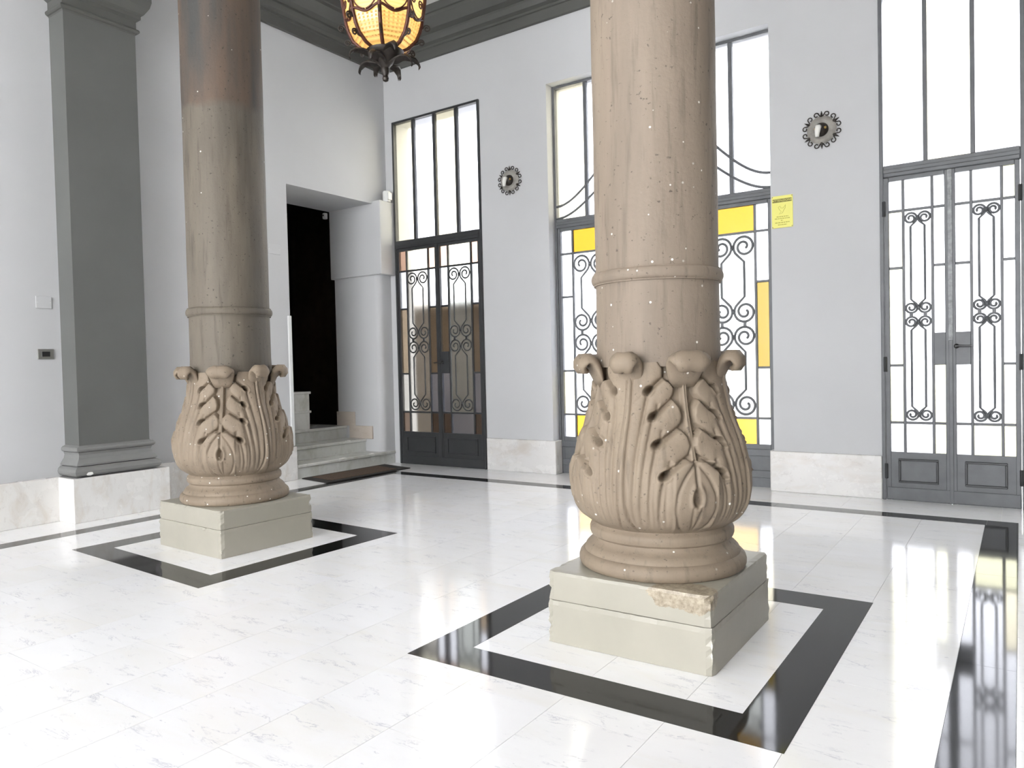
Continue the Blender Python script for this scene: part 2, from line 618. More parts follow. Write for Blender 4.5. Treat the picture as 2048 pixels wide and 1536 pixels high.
def cornice(n, a, b_, din, label):
    """a,b_: end points on the wall; din: inward normals at each end incl. mitre"""
    mb = MB()
    vs = []
    for p, d in ((a, din[0]), (b_, din[1])):
        for t, z in prof:
            vs.append((p[0] + d[0] * t, p[1] + d[1] * t, z))
    k = len(prof)
    fs = [(i, (i + 1) % k, k + (i + 1) % k, k + i) for i in range(k)]
    fs += [tuple(range(k))[::-1], tuple(range(k, 2 * k))]
    mb.add(vs, fs)
    o = mb.build(n, 'cornice_paint')
    tag(o, label, 'cornice', kind='structure')


cornice('trim_1', (XL, YR), (XL, YB), ((1, 0), (1, -1)), 'dark grey moulded cornice along the left wall')
cornice('trim_2', (XL, YB), (XR, YB), ((1, -1), (-1, -1)), 'dark grey moulded cornice above the glazed doors')
cornice('trim_3', (XR, YB), (XR, YR), ((-1, -1), (-1, 0)), 'dark grey moulded cornice along the right wall')

# ------------------------------------------------------------------ floor
fl = MB()
fl.box(-6.15, XR + 0.2, YR - 0.25, YB + 0.26, -0.12, -0.004)
floor = tag(fl.build('floor', 'grout'), 'polished white marble floor with inlaid black bands', 'floor', kind='structure')
slab_src = {}


def slab(x0, x1, y0, y1, mat='floor_marble', name='marble_slab', top=0.0):
    g = 0.0006
    key = (round(x1 - x0, 4), round(y1 - y0, 4), mat, top)
    cx, cy = (x0 + x1) / 2, (y0 + y1) / 2
    if key in slab_src:
        return inst(slab_src[key], name, (cx, cy, -0.004), floor)
    m_ = MB()
    m_.box(x0 + g, x1 - g, y0 + g, y1 - g, -0.004, top)
    o = m_.build(name, mat, floor, (cx, cy, -0.004))
    slab_src[key] = o
    return o


FX0, FX1, FY1 = -4.905, -0.177, 5.13      # inner edges of the black border
xs = [FX0] + [-1.137 + 0.3165 * k for k in range(-11, 4) if FX0 + 0.1 < -1.137 + 0.3165 * k < FX1 - 0.1] + [FX1]
for i in range(len(xs) - 1):
    y = -0.75 + (0.32 if i % 2 else 0.0)
    if i % 2:
        slab(xs[i], xs[i + 1], -0.75, y)
    while y < FY1 - 0.01:
        y2 = min(y + 0.635, FY1)
        if FY1 - y2 < 0.12:
            y2 = FY1
        slab(xs[i], xs[i + 1], y, y2)
        y = y2
# white margins between border and walls
BW = 0.145
y = -0.75
while y < 5.2:
    slab(XL, FX0 - BW, y, min(y + 0.9, FY1 + BW))
    slab(FX1 + 0.163, XR, y, min(y + 0.9, FY1 + BW))
    y += 0.9
x = XL
while x < XR - 0.05:
    slab(x, min(x + 0.9, XR), FY1 + BW, YB + 0.26)
    x += 0.9
# rear part of the room, behind the camera
for k in range(6):
    slab(XL + k * (XR - XL) / 6, XL + (k + 1) * (XR - XL) / 6, YR - 0.25, -0.75)
# black border bands
y = -0.75
while y < FY1 - 0.01:
    y2 = min(y + 1.18, FY1)
    if FY1 - y2 < 0.2:
        y2 = FY1
    slab(FX0 - BW, FX0, y, y2, 'black_marble', 'black_band')
    slab(FX1, FX1 + 0.163, y, y2, 'black_marble', 'black_band')
    y = y2
x = FX0 - BW
while x < FX1 + 0.162:
    x2 = min(x + 1.22, FX1 + 0.163)
    slab(x, x2, FY1, FY1 + BW, 'black_marble', 'black_band')
    x = x2


def ring(Lp, Fp, Rp, li, fi, ri):
    """black frame of four mitred bands from three outer and three inner floor points"""
    def quad(a, b_, c):
        return [Vector(a), Vector(b_), Vector(c), Vector(a) + Vector(c) - Vector(b_)]
    o_, i_ = quad(Lp, Fp, Rp), quad(li, fi, ri)
    for k in range(4):
        j = (k + 1) % 4
        m_ = MB()
        m_.prism([tuple(o_[k]), tuple(o_[j]), tuple(i_[j]), tuple(i_[k])], -0.003, 0.0008)
        m_.build('black_band', 'black_marble', floor)


ring((-1.776, 1.903), (-0.499, 1.907), (-0.499, 3.288), (-1.612, 2.066), (-0.653, 2.066), (-0.653, 3.111))
ring((-4.501, 2.053), (-3.153, 1.983), (-3.12, 3.283), (-4.332, 2.203), (-3.302, 2.145), (-3.292, 3.123))

# ------------------------------------------------------------------ skirting
SK = 0.305


def skirt(name, segs, label):
    e = empty(name, (0, 0, 0), label, 'baseboard', kind='structure')
    for s_ in segs:
        m_ = MB()
        m_.cbox(*s_, 0.0, SK, 0.004)
        m_.build('marble_panel', 'skirting_marble', e)
    return e


t = 0.02
skirt('baseboard_back', [(-4.250, -3.475, YB - t, YB), (-3.526, -3.475, YB, YB + 0.13) if False else (-3.508, -3.476, YB, YB + 0.10),
                         (-1.580, -1.548, YB, YB + 0.10), (-1.572, -0.806, YB - t, YB), (0.04, 0.95, YB - t, YB), (0.95, XR, YB - t, YB)],
      'pale marble baseboard panels on the door wall')
skirt('baseboard_left', [(XL, XL + 0.045, -6.4, -3.0), (XL, XL + 0.045, -3.0, -1.2), (XL, XL + 0.045, -1.2, 0.75), (XL, XL + 0.045, 0.75, 2.425), (XL, XL + 0.045, 3.10, 4.46)],
      'pale marble baseboard panels along the left wall')
skirt('baseboard_right', [(XR - 0.03, XR, -6.4, -3.0), (XR - 0.03, XR, -3.0, 0.0), (XR - 0.03, XR, 0.0, 3.0), (XR - 0.03, XR, 3.0, 5.73)],
      'pale marble baseboard panels along the right wall')

# ------------------------------------------------------------------ pilaster
pil = empty('wall_pilaster', (-5.40, 2.74, 0), 'dark grey painted pilaster on a marble plinth against the left wall', 'pilaster')
mb = MB()
mb.cbox(XL, -5.25, 2.418, 3.105, 0, 0.303, 0.004)
mb.build('marble_plinth', 'skirting_marble', pil)
mb = MB()
mb.box(XL, -5.30, 2.49, 2.985, 0.50, 3.49)
mb.build('shaft', 'pilaster_paint', pil)


def pil_mould(name, prof_, mat):
    """profile (projection, z) swept round three sides of the pilaster"""
    vs, fs = [], []
    for d, z in prof_:
        vs += [(XL, 2.49 - d, z), (-5.30 + d, 2.49 - d, z), (-5.30 + d, 2.985 + d, z), (XL, 2.985 + d, z)]
    for k in range(len(prof_) - 1):
        for i in range(4):
            j = (i + 1) % 4
            fs.append((k * 4 + i, k * 4 + j, k * 4 + 4 + j, k * 4 + 4 + i))
    n_ = len(prof_)
    fs += [(3, 2, 1, 0), tuple((n_ - 1) * 4 + i for i in range(4))]
    return MB().add(vs, fs).build(name, mat, pil)


def arc_prof(cz, r, d0, n=6):
    return [(d0 + r * math.cos(R(-90 + 180 * i / n)), cz + r * math.sin(R(-90 + 180 * i / n))) for i in range(n + 1)]


bp = [(0.045, 0.303)] + arc_prof(0.345, 0.036, 0.02) + [(0.034, 0.384), (0.034, 0.395), (0.012, 0.43), (0.006, 0.455), (0.012, 0.472)] + \
    arc_prof(0.494, 0.020, 0.008) + [(0.0, 0.52)]
pil_mould('base_moulding', bp, 'base_paint')
cp = [(0.0, 3.46)] + arc_prof(3.487, 0.018, 0.006) + [(0.006, 3.51), (0.006, 3.56), (0.03, 3.575), (0.03, 3.60), (0.045, 3.61), (0.075, 3.66),
      (0.085, 3.70), (0.085, 3.80), (0.05, 3.81), (0.05, 4.08)]
pil_mould('capital', cp, 'cornice_paint')
mb = MB()
mb.lathe([(0.001, 0.022), (0.014, 0.02), (0.024, 0.010), (0.027, 0.0)], 9)
mb.v = [(-5.253 + z_ * 0.35, 2.53 + x_ * 1.1, 0.335 + y_ * 0.8) for x_, y_, z_ in mb.v]
mb.build('plaster_chip', 'chipped_plaster', pil, label='bare white chip on the pilaster base')

# ------------------------------------------------------------------ stairs and stairwell
st = empty('staircase', (-5.9, 5.0, 0), 'worn marble steps rising through the opening beside the corner', 'stairs')
RS = 0.132
steps = [(-5.455, -5.72, 5.755), (-5.70, -6.02, 5.575), (-5.985, -7.35, 5.575)]
for k, (xf, xb, yb) in enumerate(steps):
    z = RS * (k + 1)
    mb = MB()
    mb.box(xb, xf - 0.018, SO[0], yb, RS * k, z - 0.03)
    mb.build('riser', 'step_marble', st)
    mb = MB()
    mb.cbox(xb, xf, SO[0] - (0.0 if k else 0.0), yb, z - 0.03, z, 0.006)
    mb.build('tread', 'step_marble', st)
for k in range(2):
    z0 = 3 * RS + 0.19 * k
    mb = MB()
    mb.box(-6.75, -6.03, 4.47, 5.10 - 0.28 * k, z0, z0 + 0.165)
    mb.build('riser', 'step_marble', st)
    mb = MB()
    mb.cbox(-6.75, -6.02, 4.47, 5.12 - 0.28 * k if k else 5.12, z0 + 0.165, z0 + 0.19, 0.005)
    mb.build('tread', 'step_marble', st)
mb = MB()
mb.box(-6.75, -6.03, 4.6, 5.10, 3 * RS + 0.19, 3 * RS + 0.36)
mb.build('riser', 'step_marble', st)
mb = MB()
mb.cbox(-6.75, -6.02, 4.6, 5.12, 3 * RS + 0.36, 3 * RS + 0.385, 0.005)
mb.build('tread', 'step_marble', st)
# marble panels stepping up along the far jamb
for x0, x1, z0, z1 in ((-6.13, -5.86, 0.396, 0.545), (-5.94, -5.60, 0.264, 0.398)):
    mb = MB()
    mb.cbox(x0, x1, 5.556, 5.576, z0, z1, 0.003)
    mb.build('jamb_panel', 'pink_marble', st)

for nm, bx_, lb in (('wall_stairwell_end', (-7.5, -7.36, 3.5, 5.95, 0, 3.1), 'stairwell end wall, unlit shade put into its near-black colour'),
                    ('wall_stairwell_near', (-7.5, -6.15, 3.4, 3.5, 0, 3.1), 'stairwell near side wall, unlit shade put into its near-black colour'),
                    ('wall_stairwell_far', (-7.5, -6.15, 5.95, 6.05, 0, 3.1), 'stairwell far side wall, unlit shade put into its near-black colour')):
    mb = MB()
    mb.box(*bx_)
    tag(mb.build(nm, 'dark_wood_and_shade'), lb, 'wall', kind='structure')
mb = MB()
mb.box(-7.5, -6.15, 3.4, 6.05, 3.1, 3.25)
tag(mb.build('ceiling_stairwell', 'dark_wood_and_shade'), 'stairwell ceiling, unlit shade put into its near-black colour', 'ceiling', kind='structure')
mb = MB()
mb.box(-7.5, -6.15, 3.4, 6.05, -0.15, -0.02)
tag(mb.build('floor_stairwell', 'dark_wood_and_shade'), 'floor under the stair landing', 'floor', kind='structure')
dm = MB()
dm.box(-7.35, -7.30, 4.35, 5.95, 0.396, 2.9)
dr = dm.build('door_4', 'dark_wood_and_shade')
tag(dr, 'dark wooden inner door at the head of the marble steps', 'door', kind='structure')
for y0 in (4.45, 5.2):
    for z0, z1 in ((0.55, 1.2), (1.35, 2.7)):
        mb = MB()
        mb.cbox(-7.30, -7.28, y0, y0 + 0.6, z0, z1, 0.01)
        mb.build('panel', 'dark_wood_and_shade', dr)
mb = MB()
mb.lathe([(0.004, 0.0), (0.010, 0.01), (0.010, 0.23), (0.004, 0.24)], 8, (-7.262, 5.12, 2.16))
mb.build('door_bolt', 'brass', dr)

# ------------------------------------------------------------------ iron ornament helper
def volute_path(cx, cz, rad, y, a0, a1, k=0.80, n=34, inward=True):
    pts = []
    for i in range(n + 1):
        q = i / n
        a = a0 + (a1 - a0) * q
        r_ = rad * (1 - k * q ** 1.45)
        pts.append((cx + r_ * math.cos(a), y, cz + r_ * math.sin(a)))
    return pts


def grille_mesh(cx, y, z0, z1, off, tr):
    """pair of rods ending in volutes at top and bottom, collared on the centre line"""
    m_ = MB()
    rad = off * 0.93
    zt, zb = z1 - rad - tr, z0 + rad + tr
    for s_ in (-1, 1):
        top = volute_path(0, 0, rad, 0, R(-52), R(-52 + 640))
        path = []
        for px, _, pz in top[::-1]:
            path.append((cx + s_ * (off - px), y, zt + pz))
        path.append((cx + s_ * off, y, zt - rad * 1.42))
        path.append((cx + s_ * off, y, zb + rad * 1.42))
        for px, _, pz in top:
            path.append((cx + s_ * (off - px), y, zb - pz))
        m_.tube(path, tr, 6, 0.9)
    for z in (zt, zb):
        m_.box(cx - 0.011, cx + 0.011, y - tr * 1.2, y + tr * 1.2, z - 0.013, z + 0.013)
    return m_


ROWS = dict(b0=0.345, b1=0.530, r4=0.555, r4t=0.930, r3=0.945, r3t=1.602, r2=1.617, r2t=1.990, t0=2.012, t1=2.208)


def leaf(door, xa, xb, y, pw, iron, tints, lock=None, tr=0.0078, zb0=0.0015, kick='moulded', ztop=2.236):
    """one glazed leaf between xa and xb; pw = (left pane width, right pane width);
    tints: dict of pane colours; lock: None, 'plate_left', 'plate_right'"""
    sw, bw, d = 0.030, 0.018, 0.034
    y0, y1 = y, y + d
    m_ = MB()
    m_.cbox(xa, xa + sw, y0, y1, zb0, ztop, 0.003)
    m_.cbox(xb - sw, xb, y0, y1, zb0, ztop, 0.003)
    m_.cbox(xa + sw, xb - sw, y0, y1, ROWS['t1'], ztop, 0.002)
    m_.box(xa + sw, xb - sw, y0 + 0.004, y1, zb0, ROWS['b0'] - 0.008)
    lf = m_.build('door_leaf', iron, door)
    x1, x4 = xa + sw, xb - sw
    x2, x3 = x1 + pw[0], x4 - pw[1]
    yb0, yb1 = y0 + 0.005, y1 - 0.005

    def bar(a, b_, c, e):
        q = MB()
        q.cbox(a, b_, yb0, yb1, c, e, 0.002)
        q.build('glazing_bar', iron, lf)
    for xm in (x2, x3):
        bar(xm, xm + bw, ROWS['b0'] - 0.008, ROWS['t1'])
    for a, b_ in ((x1, x2), (x2 + bw, x3), (x3 + bw, x4)):
        for z in (ROWS['b1'], ROWS['r2t']):
            bar(a, b_, z + 0.002, z + 0.020)
    zl = (0.936, 1.155)
    for k, (a, b_) in enumerate(((x1, x2), (x3 + bw, x4))):
        plate = (lock == 'plate_left' and k == 0) or (lock == 'plate_right' and k == 1)
        if plate:
            q = MB()
            q.cbox(a - 0.004, b_ + 0.004, y0 - 0.004, y1, zl[0], zl[1], 0.003)
            q.build('lock_plate', iron, lf)
        else:
            bar(a, b_, ROWS['r4t'] - 0.001, ROWS['r4t'] + 0.017)
        bar(a, b_, ROWS['r3t'] - 0.001, ROWS['r3t'] + 0.017)
    yp0, yp1 = y + 0.014, y + 0.022

    def pane(a, b_, c, e, tint):
        q = MB()
        q.box(a, b_, yp0, yp1, c, e)
        q.build('pane', 'glass_' + tint, lf)
    names = ('l', 'r')
    for k, (a, b_) in enumerate(((x1, x2), (x3 + bw, x4))):
        s_ = names[k]
        plate = (lock == 'plate_left' and k == 0) or (lock == 'plate_right' and k == 1)
        pane(a, b_, ROWS['b0'] - 0.008, ROWS['b1'] + 0.004, tints.get(s_ + '0', 'clear'))
        pane(a, b_, ROWS['b1'] + 0.019, (zl[0] if plate else ROWS['r4t'] + 0.001), tints.get(s_ + '1', 'clear'))
        pane(a, b_, (zl[1] if plate else ROWS['r4t'] + 0.015), ROWS['r3t'] + 0.001, tints.get(s_ + '2', 'clear'))
        pane(a, b_, ROWS['r3t'] + 0.015, ROWS['r2t'] + 0.004, tints.get(s_ + '3', 'clear'))
        pane(a, b_, ROWS['r2t'] + 0.019, ROWS['t1'], tints.get(s_ + '4', 'clear'))
    pane(x2 + bw, x3, ROWS['b0'] - 0.008, ROWS['b1'] + 0.004, tints.get('c0', 'clear'))
    pane(x2 + bw, x3, ROWS['b1'] + 0.019, ROWS['r2t'] + 0.004, tints.get('c1', 'clear'))
    pane(x2 + bw, x3, ROWS['r2t'] + 0.019, ROWS['t1'], tints.get('c4', 'clear'))
    # scroll grilles
    cx, wd = (x2 + bw + x3) / 2, x3 - x2 - bw
    off = wd * 0.27
    for z0, z1 in ((1.285, 1.988), (0.552, 1.280)):
        grille_mesh(cx, y + 0.006, z0, z1, off, tr).build('scroll_grille', iron, lf, smooth=True)
    q = MB()
    for s_ in (-1, 1):
        q.box(cx + s_ * off - 0.011, cx + s_ * off + 0.011, y - 0.001, y + 0.013, 1.270, 1.296)
    q.build('grille_collar', iron, lf)
    # kick panel moulding
    if kick == 'moulded':
        a, b_, c, e, w = xa + sw + 0.045, xb - sw - 0.045, 0.125, 0.292, 0.014
        q = MB()
        for (p, r_, g, h) in ((a, b_, c, c + w), (a, b_, e - w, e), (a, a + w, c + w, e - w), (b_ - w, b_, c + w, e - w)):
            q.cbox(p, r_, y0 - 0.008, y0 + 0.006, g, h, 0.003)
        q.build('panel_moulding', 'door_iron_dark_backlit' if iron == 'door_iron' else iron, lf)
        q = MB()
        q.cbox(xa + 0.004, xb - 0.004, y0 - 0.006, y0 + 0.004, zb0 + 0.004, 0.092, 0.003)
        q.build('kick_rail', iron, lf)
    elif kick == 'rails':
        for c, e in ((0.075, 0.135), (0.245, 0.30)):
            q = MB()
            q.cbox(xa + 0.002, xb - 0.002, y0 - 0.008, y0 + 0.004, c, e, 0.004)
            q.build('kick_rail', iron, lf)
    return lf


def outer_frame(name, xa, xb, y, ztop, iron, fwid=0.022):
    m_ = MB()
    m_.cbox(xa, xa + fwid, y - 0.006, y + 0.05, 0, ztop, 0.003)
    m_.cbox(xb - fwid, xb, y - 0.006, y + 0.05, 0, ztop, 0.003)
    m_.cbox(xa + fwid, xb - fwid, y - 0.006, y + 0.05, ztop - fwid, ztop, 0.003)
    m_.cbox(xa + fwid, xb - fwid, y - 0.012, y + 0.05, 2.236, 2.318, 0.006)
    m_.cbox(xa + fwid, xb - fwid, y - 0.020, y - 0.008, 2.262, 2.290, 0.004)
    return m_.build(name, iron)


def transom(door, xa, xb, y, ztop, n, iron, tints, fwid=0.022, mw_=0.024):
    a0, b0 = xa + fwid, xb - fwid
    w = (b0 - a0 - (n - 1) * mw_) / n
    for k in range(n):
        x0 = a0 + k * (w + mw_)
        q = MB()
        q.box(x0, x0 + w, y + 0.016, y + 0.024, 2.318, ztop - fwid)
        q.build('transom_pane', 'glass_' + tints[k % len(tints)], door)
        if k < n - 1:
            q = MB()
            q.cbox(x0 + w, x0 + w + mw_, y, y + 0.036, 2.318, ztop - fwid, 0.003)
            q.build('mullion', iron, door)


def handle(lf, x, y, z, dirx, mat='black_plastic'):
    q = MB()
    q.lathe([(0.016, 0.0), (0.016, 0.006), (0.009, 0.010), (0.008, 0.034), (0.006, 0.036)], 12, (x, y - 0.004, z), axis='y')
    q.tube([(x, y - 0.036, z), (x + dirx * 0.03, y - 0.040, z + 0.001), (x + dirx * 0.088, y - 0.040, z - 0.001)], [0.008, 0.007, 0.0065], 8)
    o = q.build('door_handle', mat, lf)
    autosmooth(o)
    return o


# left door
y1 = YB - 0.014
d1 = outer_frame('door_1', D1[0], D1[1], y1, D1[2], 'door_iron_dark_backlit')
tag(d1, 'iron double door coloured dark for its backlit shade, with brown and grey panes by the stairs', 'door', kind='structure')
mid = -4.822
tl = dict(l4='peach', r4='peach', c4='cream', l3='clear', r3='clear', c1='grey', l2='tan', r2='tan', l1='grey', r1='bluegrey', l0='brown', r0='brown', c0='grey')
lf = leaf(d1, D1[0] + 0.024, mid, y1, (0.085, 0.105), 'door_iron_dark_backlit', tl)
tl2 = dict(tl, c1='sage', l1='bluegrey', c0='bluegrey', r2='tan')
lf = leaf(d1, mid + 0.003, D1[1] - 0.024, y1, (0.092, 0.098), 'door_iron_dark_backlit', tl2, lock='plate_left')
handle(lf, mid + 0.05, y1, 1.045, -1)
q = MB()
q.cbox(mid - 0.012, mid + 0.015, y1 - 0.006, y1 + 0.001, 0.002, 2.234, 0.002)
q.build('meeting_strip', 'door_iron_dark_backlit', lf)
transom(d1, D1[0], D1[1], y1, D1[2], 4, 'door_iron_dark_backlit', ['cream', 'clear', 'cream', 'clear'], mw_=0.036)

# middle door, set back in its reveal
y2 = 5.868
X2a, X2b = D2[0], D2[1]
d2 = outer_frame('door_2', X2a, X2b, y2, D2[2], 'door_iron')
tag(d2, 'wide recessed iron door with yellow panes behind the near column', 'door', kind='structure')
w3 = (X2b - X2a - 0.044) / 3
for k in range(3):
    xa = X2a + 0.022 + k * w3
    tm = [dict(c4='yellow', c0='yellow_lifted', l1='cream', r2='amber', c1='clear', r1='cream'),
          dict(c4='yellow', c0='yellow_lifted', l2='amber', r2='amber'),
          dict(c4='yellow', c0='yellow_lifted', l2='amber', r2='amber', c1='greengrey', r1='cream')][k]
    leaf(d2, xa + 0.002, xa + w3 - 0.002, y2, (0.110, 0.110), 'door_iron', tm, kick='rails', tr=0.0105)
transom(d2, X2a, X2b, y2, D2[2], 6, 'door_iron', ['cream', 'clear', 'clear', 'clear', 'clear', 'clear'], mw_=0.034)
xc2 = (X2a + X2b) / 2
for zb_, hh in ((2.435, 0.66), (2.325, 0.53)):
    pts = []
    for i in range(61):
        q = -1 + 2 * i / 60
        u_ = 1 - abs(q)
        pts.append((xc2 + q * (X2b - X2a - 0.044) / 2, y2 + 0.004, zb_ + hh * (3 * u_ * u_ - 2 * u_ ** 3)))
    MB().tube(pts, 0.011, 6).build('curved_bar', 'door_iron', d2, smooth=True)

# right door
d3 = outer_frame('door_3', D3[0], D3[1], y1, D3[2], 'door_iron', 0.024)
tag(d3, 'tall grey iron double door with pale frosted panes and lock plate', 'door', kind='structure')
mid = -0.385
ta = dict(l4='clear', c4='clear', r4='clear', l3='cream', l2='pale_yellow', l1='pale_yellow', l0='clear', c0='clear', r0='pale_yellow', r3='clear', r2='clear', r1='pale_yellow')
lf1 = leaf(d3, D3[0] + 0.026, mid, y1, (0.078, 0.080), 'door_iron', ta, lock='plate_right')
tb = dict(r4='pale_yellow', c4='clear', l4='clear', r3='clear', r2='clear', r1='cream', r0='pale_yellow', c0='pale_yellow', l0='clear', l1='clear', l2='clear')
lf2 = leaf(d3, mid + 0.003, D3[1] - 0.026, y1, (0.080, 0.078), 'door_iron', tb, lock='plate_left')
handle(lf2, mid + 0.035, y1, 1.060, 1)
q = MB()
q.cbox(mid - 0.012, mid + 0.016, y1 - 0.008, y1 + 0.002, 1.10, 2.234, 0.002)
q.build('meeting_strip', 'door_iron_worn', lf2)
q = MB()
q.cbox(mid - 0.010, mid + 0.014, y1 - 0.007, y1 + 0.002, 0.002, 1.10, 0.002)
q.build('meeting_strip', 'door_iron', lf2)
transom(d3, D3[0], D3[1], y1, D3[2], 3, 'door_iron', ['clear', 'cream', 'clear'], mw_=0.027)
for lf_, xh in ((lf1, D3[0] + 0.026), (lf2, D3[1] - 0.026)):
    for z in (0.20, 0.945, 2.02):
        q = MB()
        q.lathe([(0.009, 0), (0.011, 0.004), (0.011, 0.10), (0.009, 0.104)], 8, (xh, y1 - 0.008, z - 0.05))
        q.build('hinge', 'door_iron_dark_backlit', lf_)

# ------------------------------------------------------------------ columns
def acanthus_mesh():
    """carved bulb: 8 mirrored 45-degree sectors; s=0 leaf midrib, s=1 stem between leaves"""
    NS, NV = 58, 210
    zs0, zs1 = 0.415, 1.0
    prof_z = np.array([.415, .43, .45, .475, .51, .5525, .61, .66, .714, .76, .80, .85, .905, .95, 1.0])
    prof_r = 0.953 * np.array([.252, .285, .306, .322, .334, .339, .335, .326, .311, .294, .277, .262, .251, .245, .241])
    v = np.linspace(0, 1, NV)
    z = zs0 + (zs1 - zs0) * v
    rz = np.interp(z, prof_z, prof_r)
    ker = np.ones(9) / 9
    rp = np.pad(rz, 4, mode='edge')
    rz = np.convolve(rp, ker, 'valid')
    s = np.linspace(0, 1, NS + 1)
    Sg, Vg = np.meshgrid(s, v)
    A, B = Sg * 0.235, Vg * 0.58

    def P(pts):
        return np.array([(p[0] * 0.235, p[1] * 0.58) for p in pts])

    def dist(poly):
        """distance to polyline and arc position (0..1)"""
        best = np.full(A.shape, 9.0)
        tpos = np.zeros(A.shape)
        side = np.zeros(A.shape)
        seg = np.hypot(*(poly[1:] - poly[:-1]).T)
        cum = np.concatenate([[0], np.cumsum(seg)])
        for i in range(len(seg)):
            a, b_ = poly[i], poly[i + 1]
            d = b_ - a
            q = np.clip(((A - a[0]) * d[0] + (B - a[1]) * d[1]) / (d @ d), 0, 1)
            dx, dy = A - a[0] - q * d[0], B - a[1] - q * d[1]
            dd = np.hypot(dx, dy)
            m_ = dd < best
            best = np.where(m_, dd, best)
            tpos = np.where(m_, (cum[i] + q * seg[i]) / cum[-1], tpos)
            side = np.where(m_, np.sign(dx * d[1] - dy * d[0]), side)
        return best, tpos, side

    def smooth_poly(pts, n=28):
        p = P(pts)
        t_ = np.linspace(0, 1, len(p))
        tt = np.linspace(0, 1, n)
        q = np.stack([np.interp(tt, t_, p[:, 0]), np.interp(tt, t_, p[:, 1])], 1)
        for _ in range(2):
            q[1:-1] = (q[:-2] + 2 * q[1:-1] + q[2:]) / 4
        return q

    def sstep(x, a, b_):
        q = np.clip((x - a) / (b_ - a), 0, 1)
        return q * q * (3 - 2 * q)
    h = np.zeros(A.shape)
    # lobed outline of the leaf
    bv = np.array([0, .40, .425, .445, .47, .52, .565, .595, .615, .64, .685, .735, .765, .785, .81, .845, .88, .90, .925, .96, 1.0])
    bs = np.array([1.2, 1.15, 1.0, .87, .93, .965, .95, .89, .815, .87, .90, .87, .80, .745, .79, .80, .72, .62, .60, .60, .52])
    sb = np.interp(Vg, bv, bs)
    outside = sstep((Sg - sb) * 0.235, -0.004, 0.006)
    # slits, eyes and the flutes that run down from them
    slits = [((.66, .925), (.45, .865), (.335, .835)), ((.80, .80), (.60, .735), (.42, .685)),
             ((.86, .632), (.66, .575), (.48, .53)), ((.92, .462), (.75, .41), (.58, .355))]
    flutes = [((.335, .835), (.25, .68), (.19, .48), (.16, .25), (.16, .03)), ((.42, .685), (.345, .52), (.28, .32), (.255, .14), (.26, .03)),
              ((.48, .53), (.41, .38), (.37, .2), (.375, .03)), ((.58, .355), (.53, .25), (.50, .13), (.52, .03)),
              ((.50, .75), (.40, .56), (.325, .36), (.31, .15)),
              ((.56, .60), (.46, .42), (.43, .22), (.44, .06)), ((.66, .43), (.60, .30), (.58, .16), (.60, .04))]
    near = np.full(A.shape, 9.0)
    for k, sl in enumerate(slits):
        d, tp, sd = dist(smooth_poly(sl))
        wdt = 0.0048 + 0.0035 * tp
        h -= 0.026 * np.exp(-(d / wdt) ** 2) * (0.55 + 0.45 * tp)
        # the lobe above rolls over the lobe below
        roll_ = np.exp(-d / 0.030) * (1 - 0.6 * tp)
        h += np.where(sd > 0, -0.011, 0.009) * roll_ * (1 - np.exp(-(d / 0.006) ** 2))
        e = P([sl[-1]])[0]
        ang = math.atan2(0.58 * (sl[1][1] - sl[2][1]), 0.235 * (sl[1][0] - sl[2][0]))
        ea = (A - e[0]) * math.cos(ang) + (B - e[1]) * math.sin(ang)
        eb = -(A - e[0]) * math.sin(ang) + (B - e[1]) * math.cos(ang)
        rr = np.sqrt((ea / 0.017) ** 2 + (eb / 0.0115) ** 2)
        h -= 0.036 * np.exp(-rr ** 4)
        h += 0.005 * np.exp(-((rr - 1.55) / 0.4) ** 2)
        near = np.minimum(near, d)
    for k, fp in enumerate(flutes):
        d, tp, sd = dist(smooth_poly(fp))
        amp = 0.0062 if k < 4 else 0.0038
        h -= amp * np.exp(-(d / 0.0050) ** 2) * (1 - 0.75 * tp) * sstep(Vg, 0.0, 0.10)
        near = np.minimum(near, d + 0.004 * (k > 3))
    h += 0.0105 * (1 - np.exp(-near / 0.016)) * sstep(Vg, 0.02, 0.2)
    # midrib: raised fillet between two grooves, spreading at the foot
    mo = 0.0105 + 0.030 * np.exp(-Vg / 0.07)
    h -= 0.0125 * np.exp(-((A - mo) / 0.0036) ** 2)
    h += 0.0045 * (A < mo)
    # ground between the leaves and its stem
    hb = -0.026 + 0.0 * A
    stem_w = 0.013 + 0.004 * (Vg - 0.4)
    hb += 0.027 * np.sqrt(np.clip(1 - ((0.235 - A) / stem_w) ** 2, 0, 1))
    hb -= 0.006 * np.exp(-((0.235 - A) / 0.0022) ** 2)
    h = h * (1 - outside) + hb * outside
    h -= 0.004 * np.exp(-((Sg - sb) * 0.235 / 0.006) ** 2) * (Vg > 0.42)
    # bud at the foot of the stem
    d, tp, sd = dist(smooth_poly([(1.0, .43), (.84, .345), (.735, .25), (.715, .15), (.77, .06), (.86, .02)]))
    h -= 0.0075 * np.exp(-(d / 0.0045) ** 2) * (1 - 0.4 * tp)
    inside = (sd > 0) & (Vg < 0.43) & (Sg > 0.7)
    h += np.where(inside, 0.010 * (1 - np.exp(-d / 0.014)), 0)
    ex, ey = (A - 0.235), (B - 0.225 * 0.58)
    rr = np.sqrt((ex / 0.0125) ** 2 + (ey / 0.026) ** 2)
    h -= 0.030 * np.exp(-rr ** 4)
    h += 0.006 * np.exp(-((rr - 1.6) / 0.45) ** 2)
    d, tp, sd = dist(P([(1.0, .26), (1.0, .42)]))
    h -= 0.013 * np.exp(-(d / 0.0042) ** 2)
    d, tp, sd = dist(smooth_poly([(.945, .17), (.955, .1), (.985, .03)]))
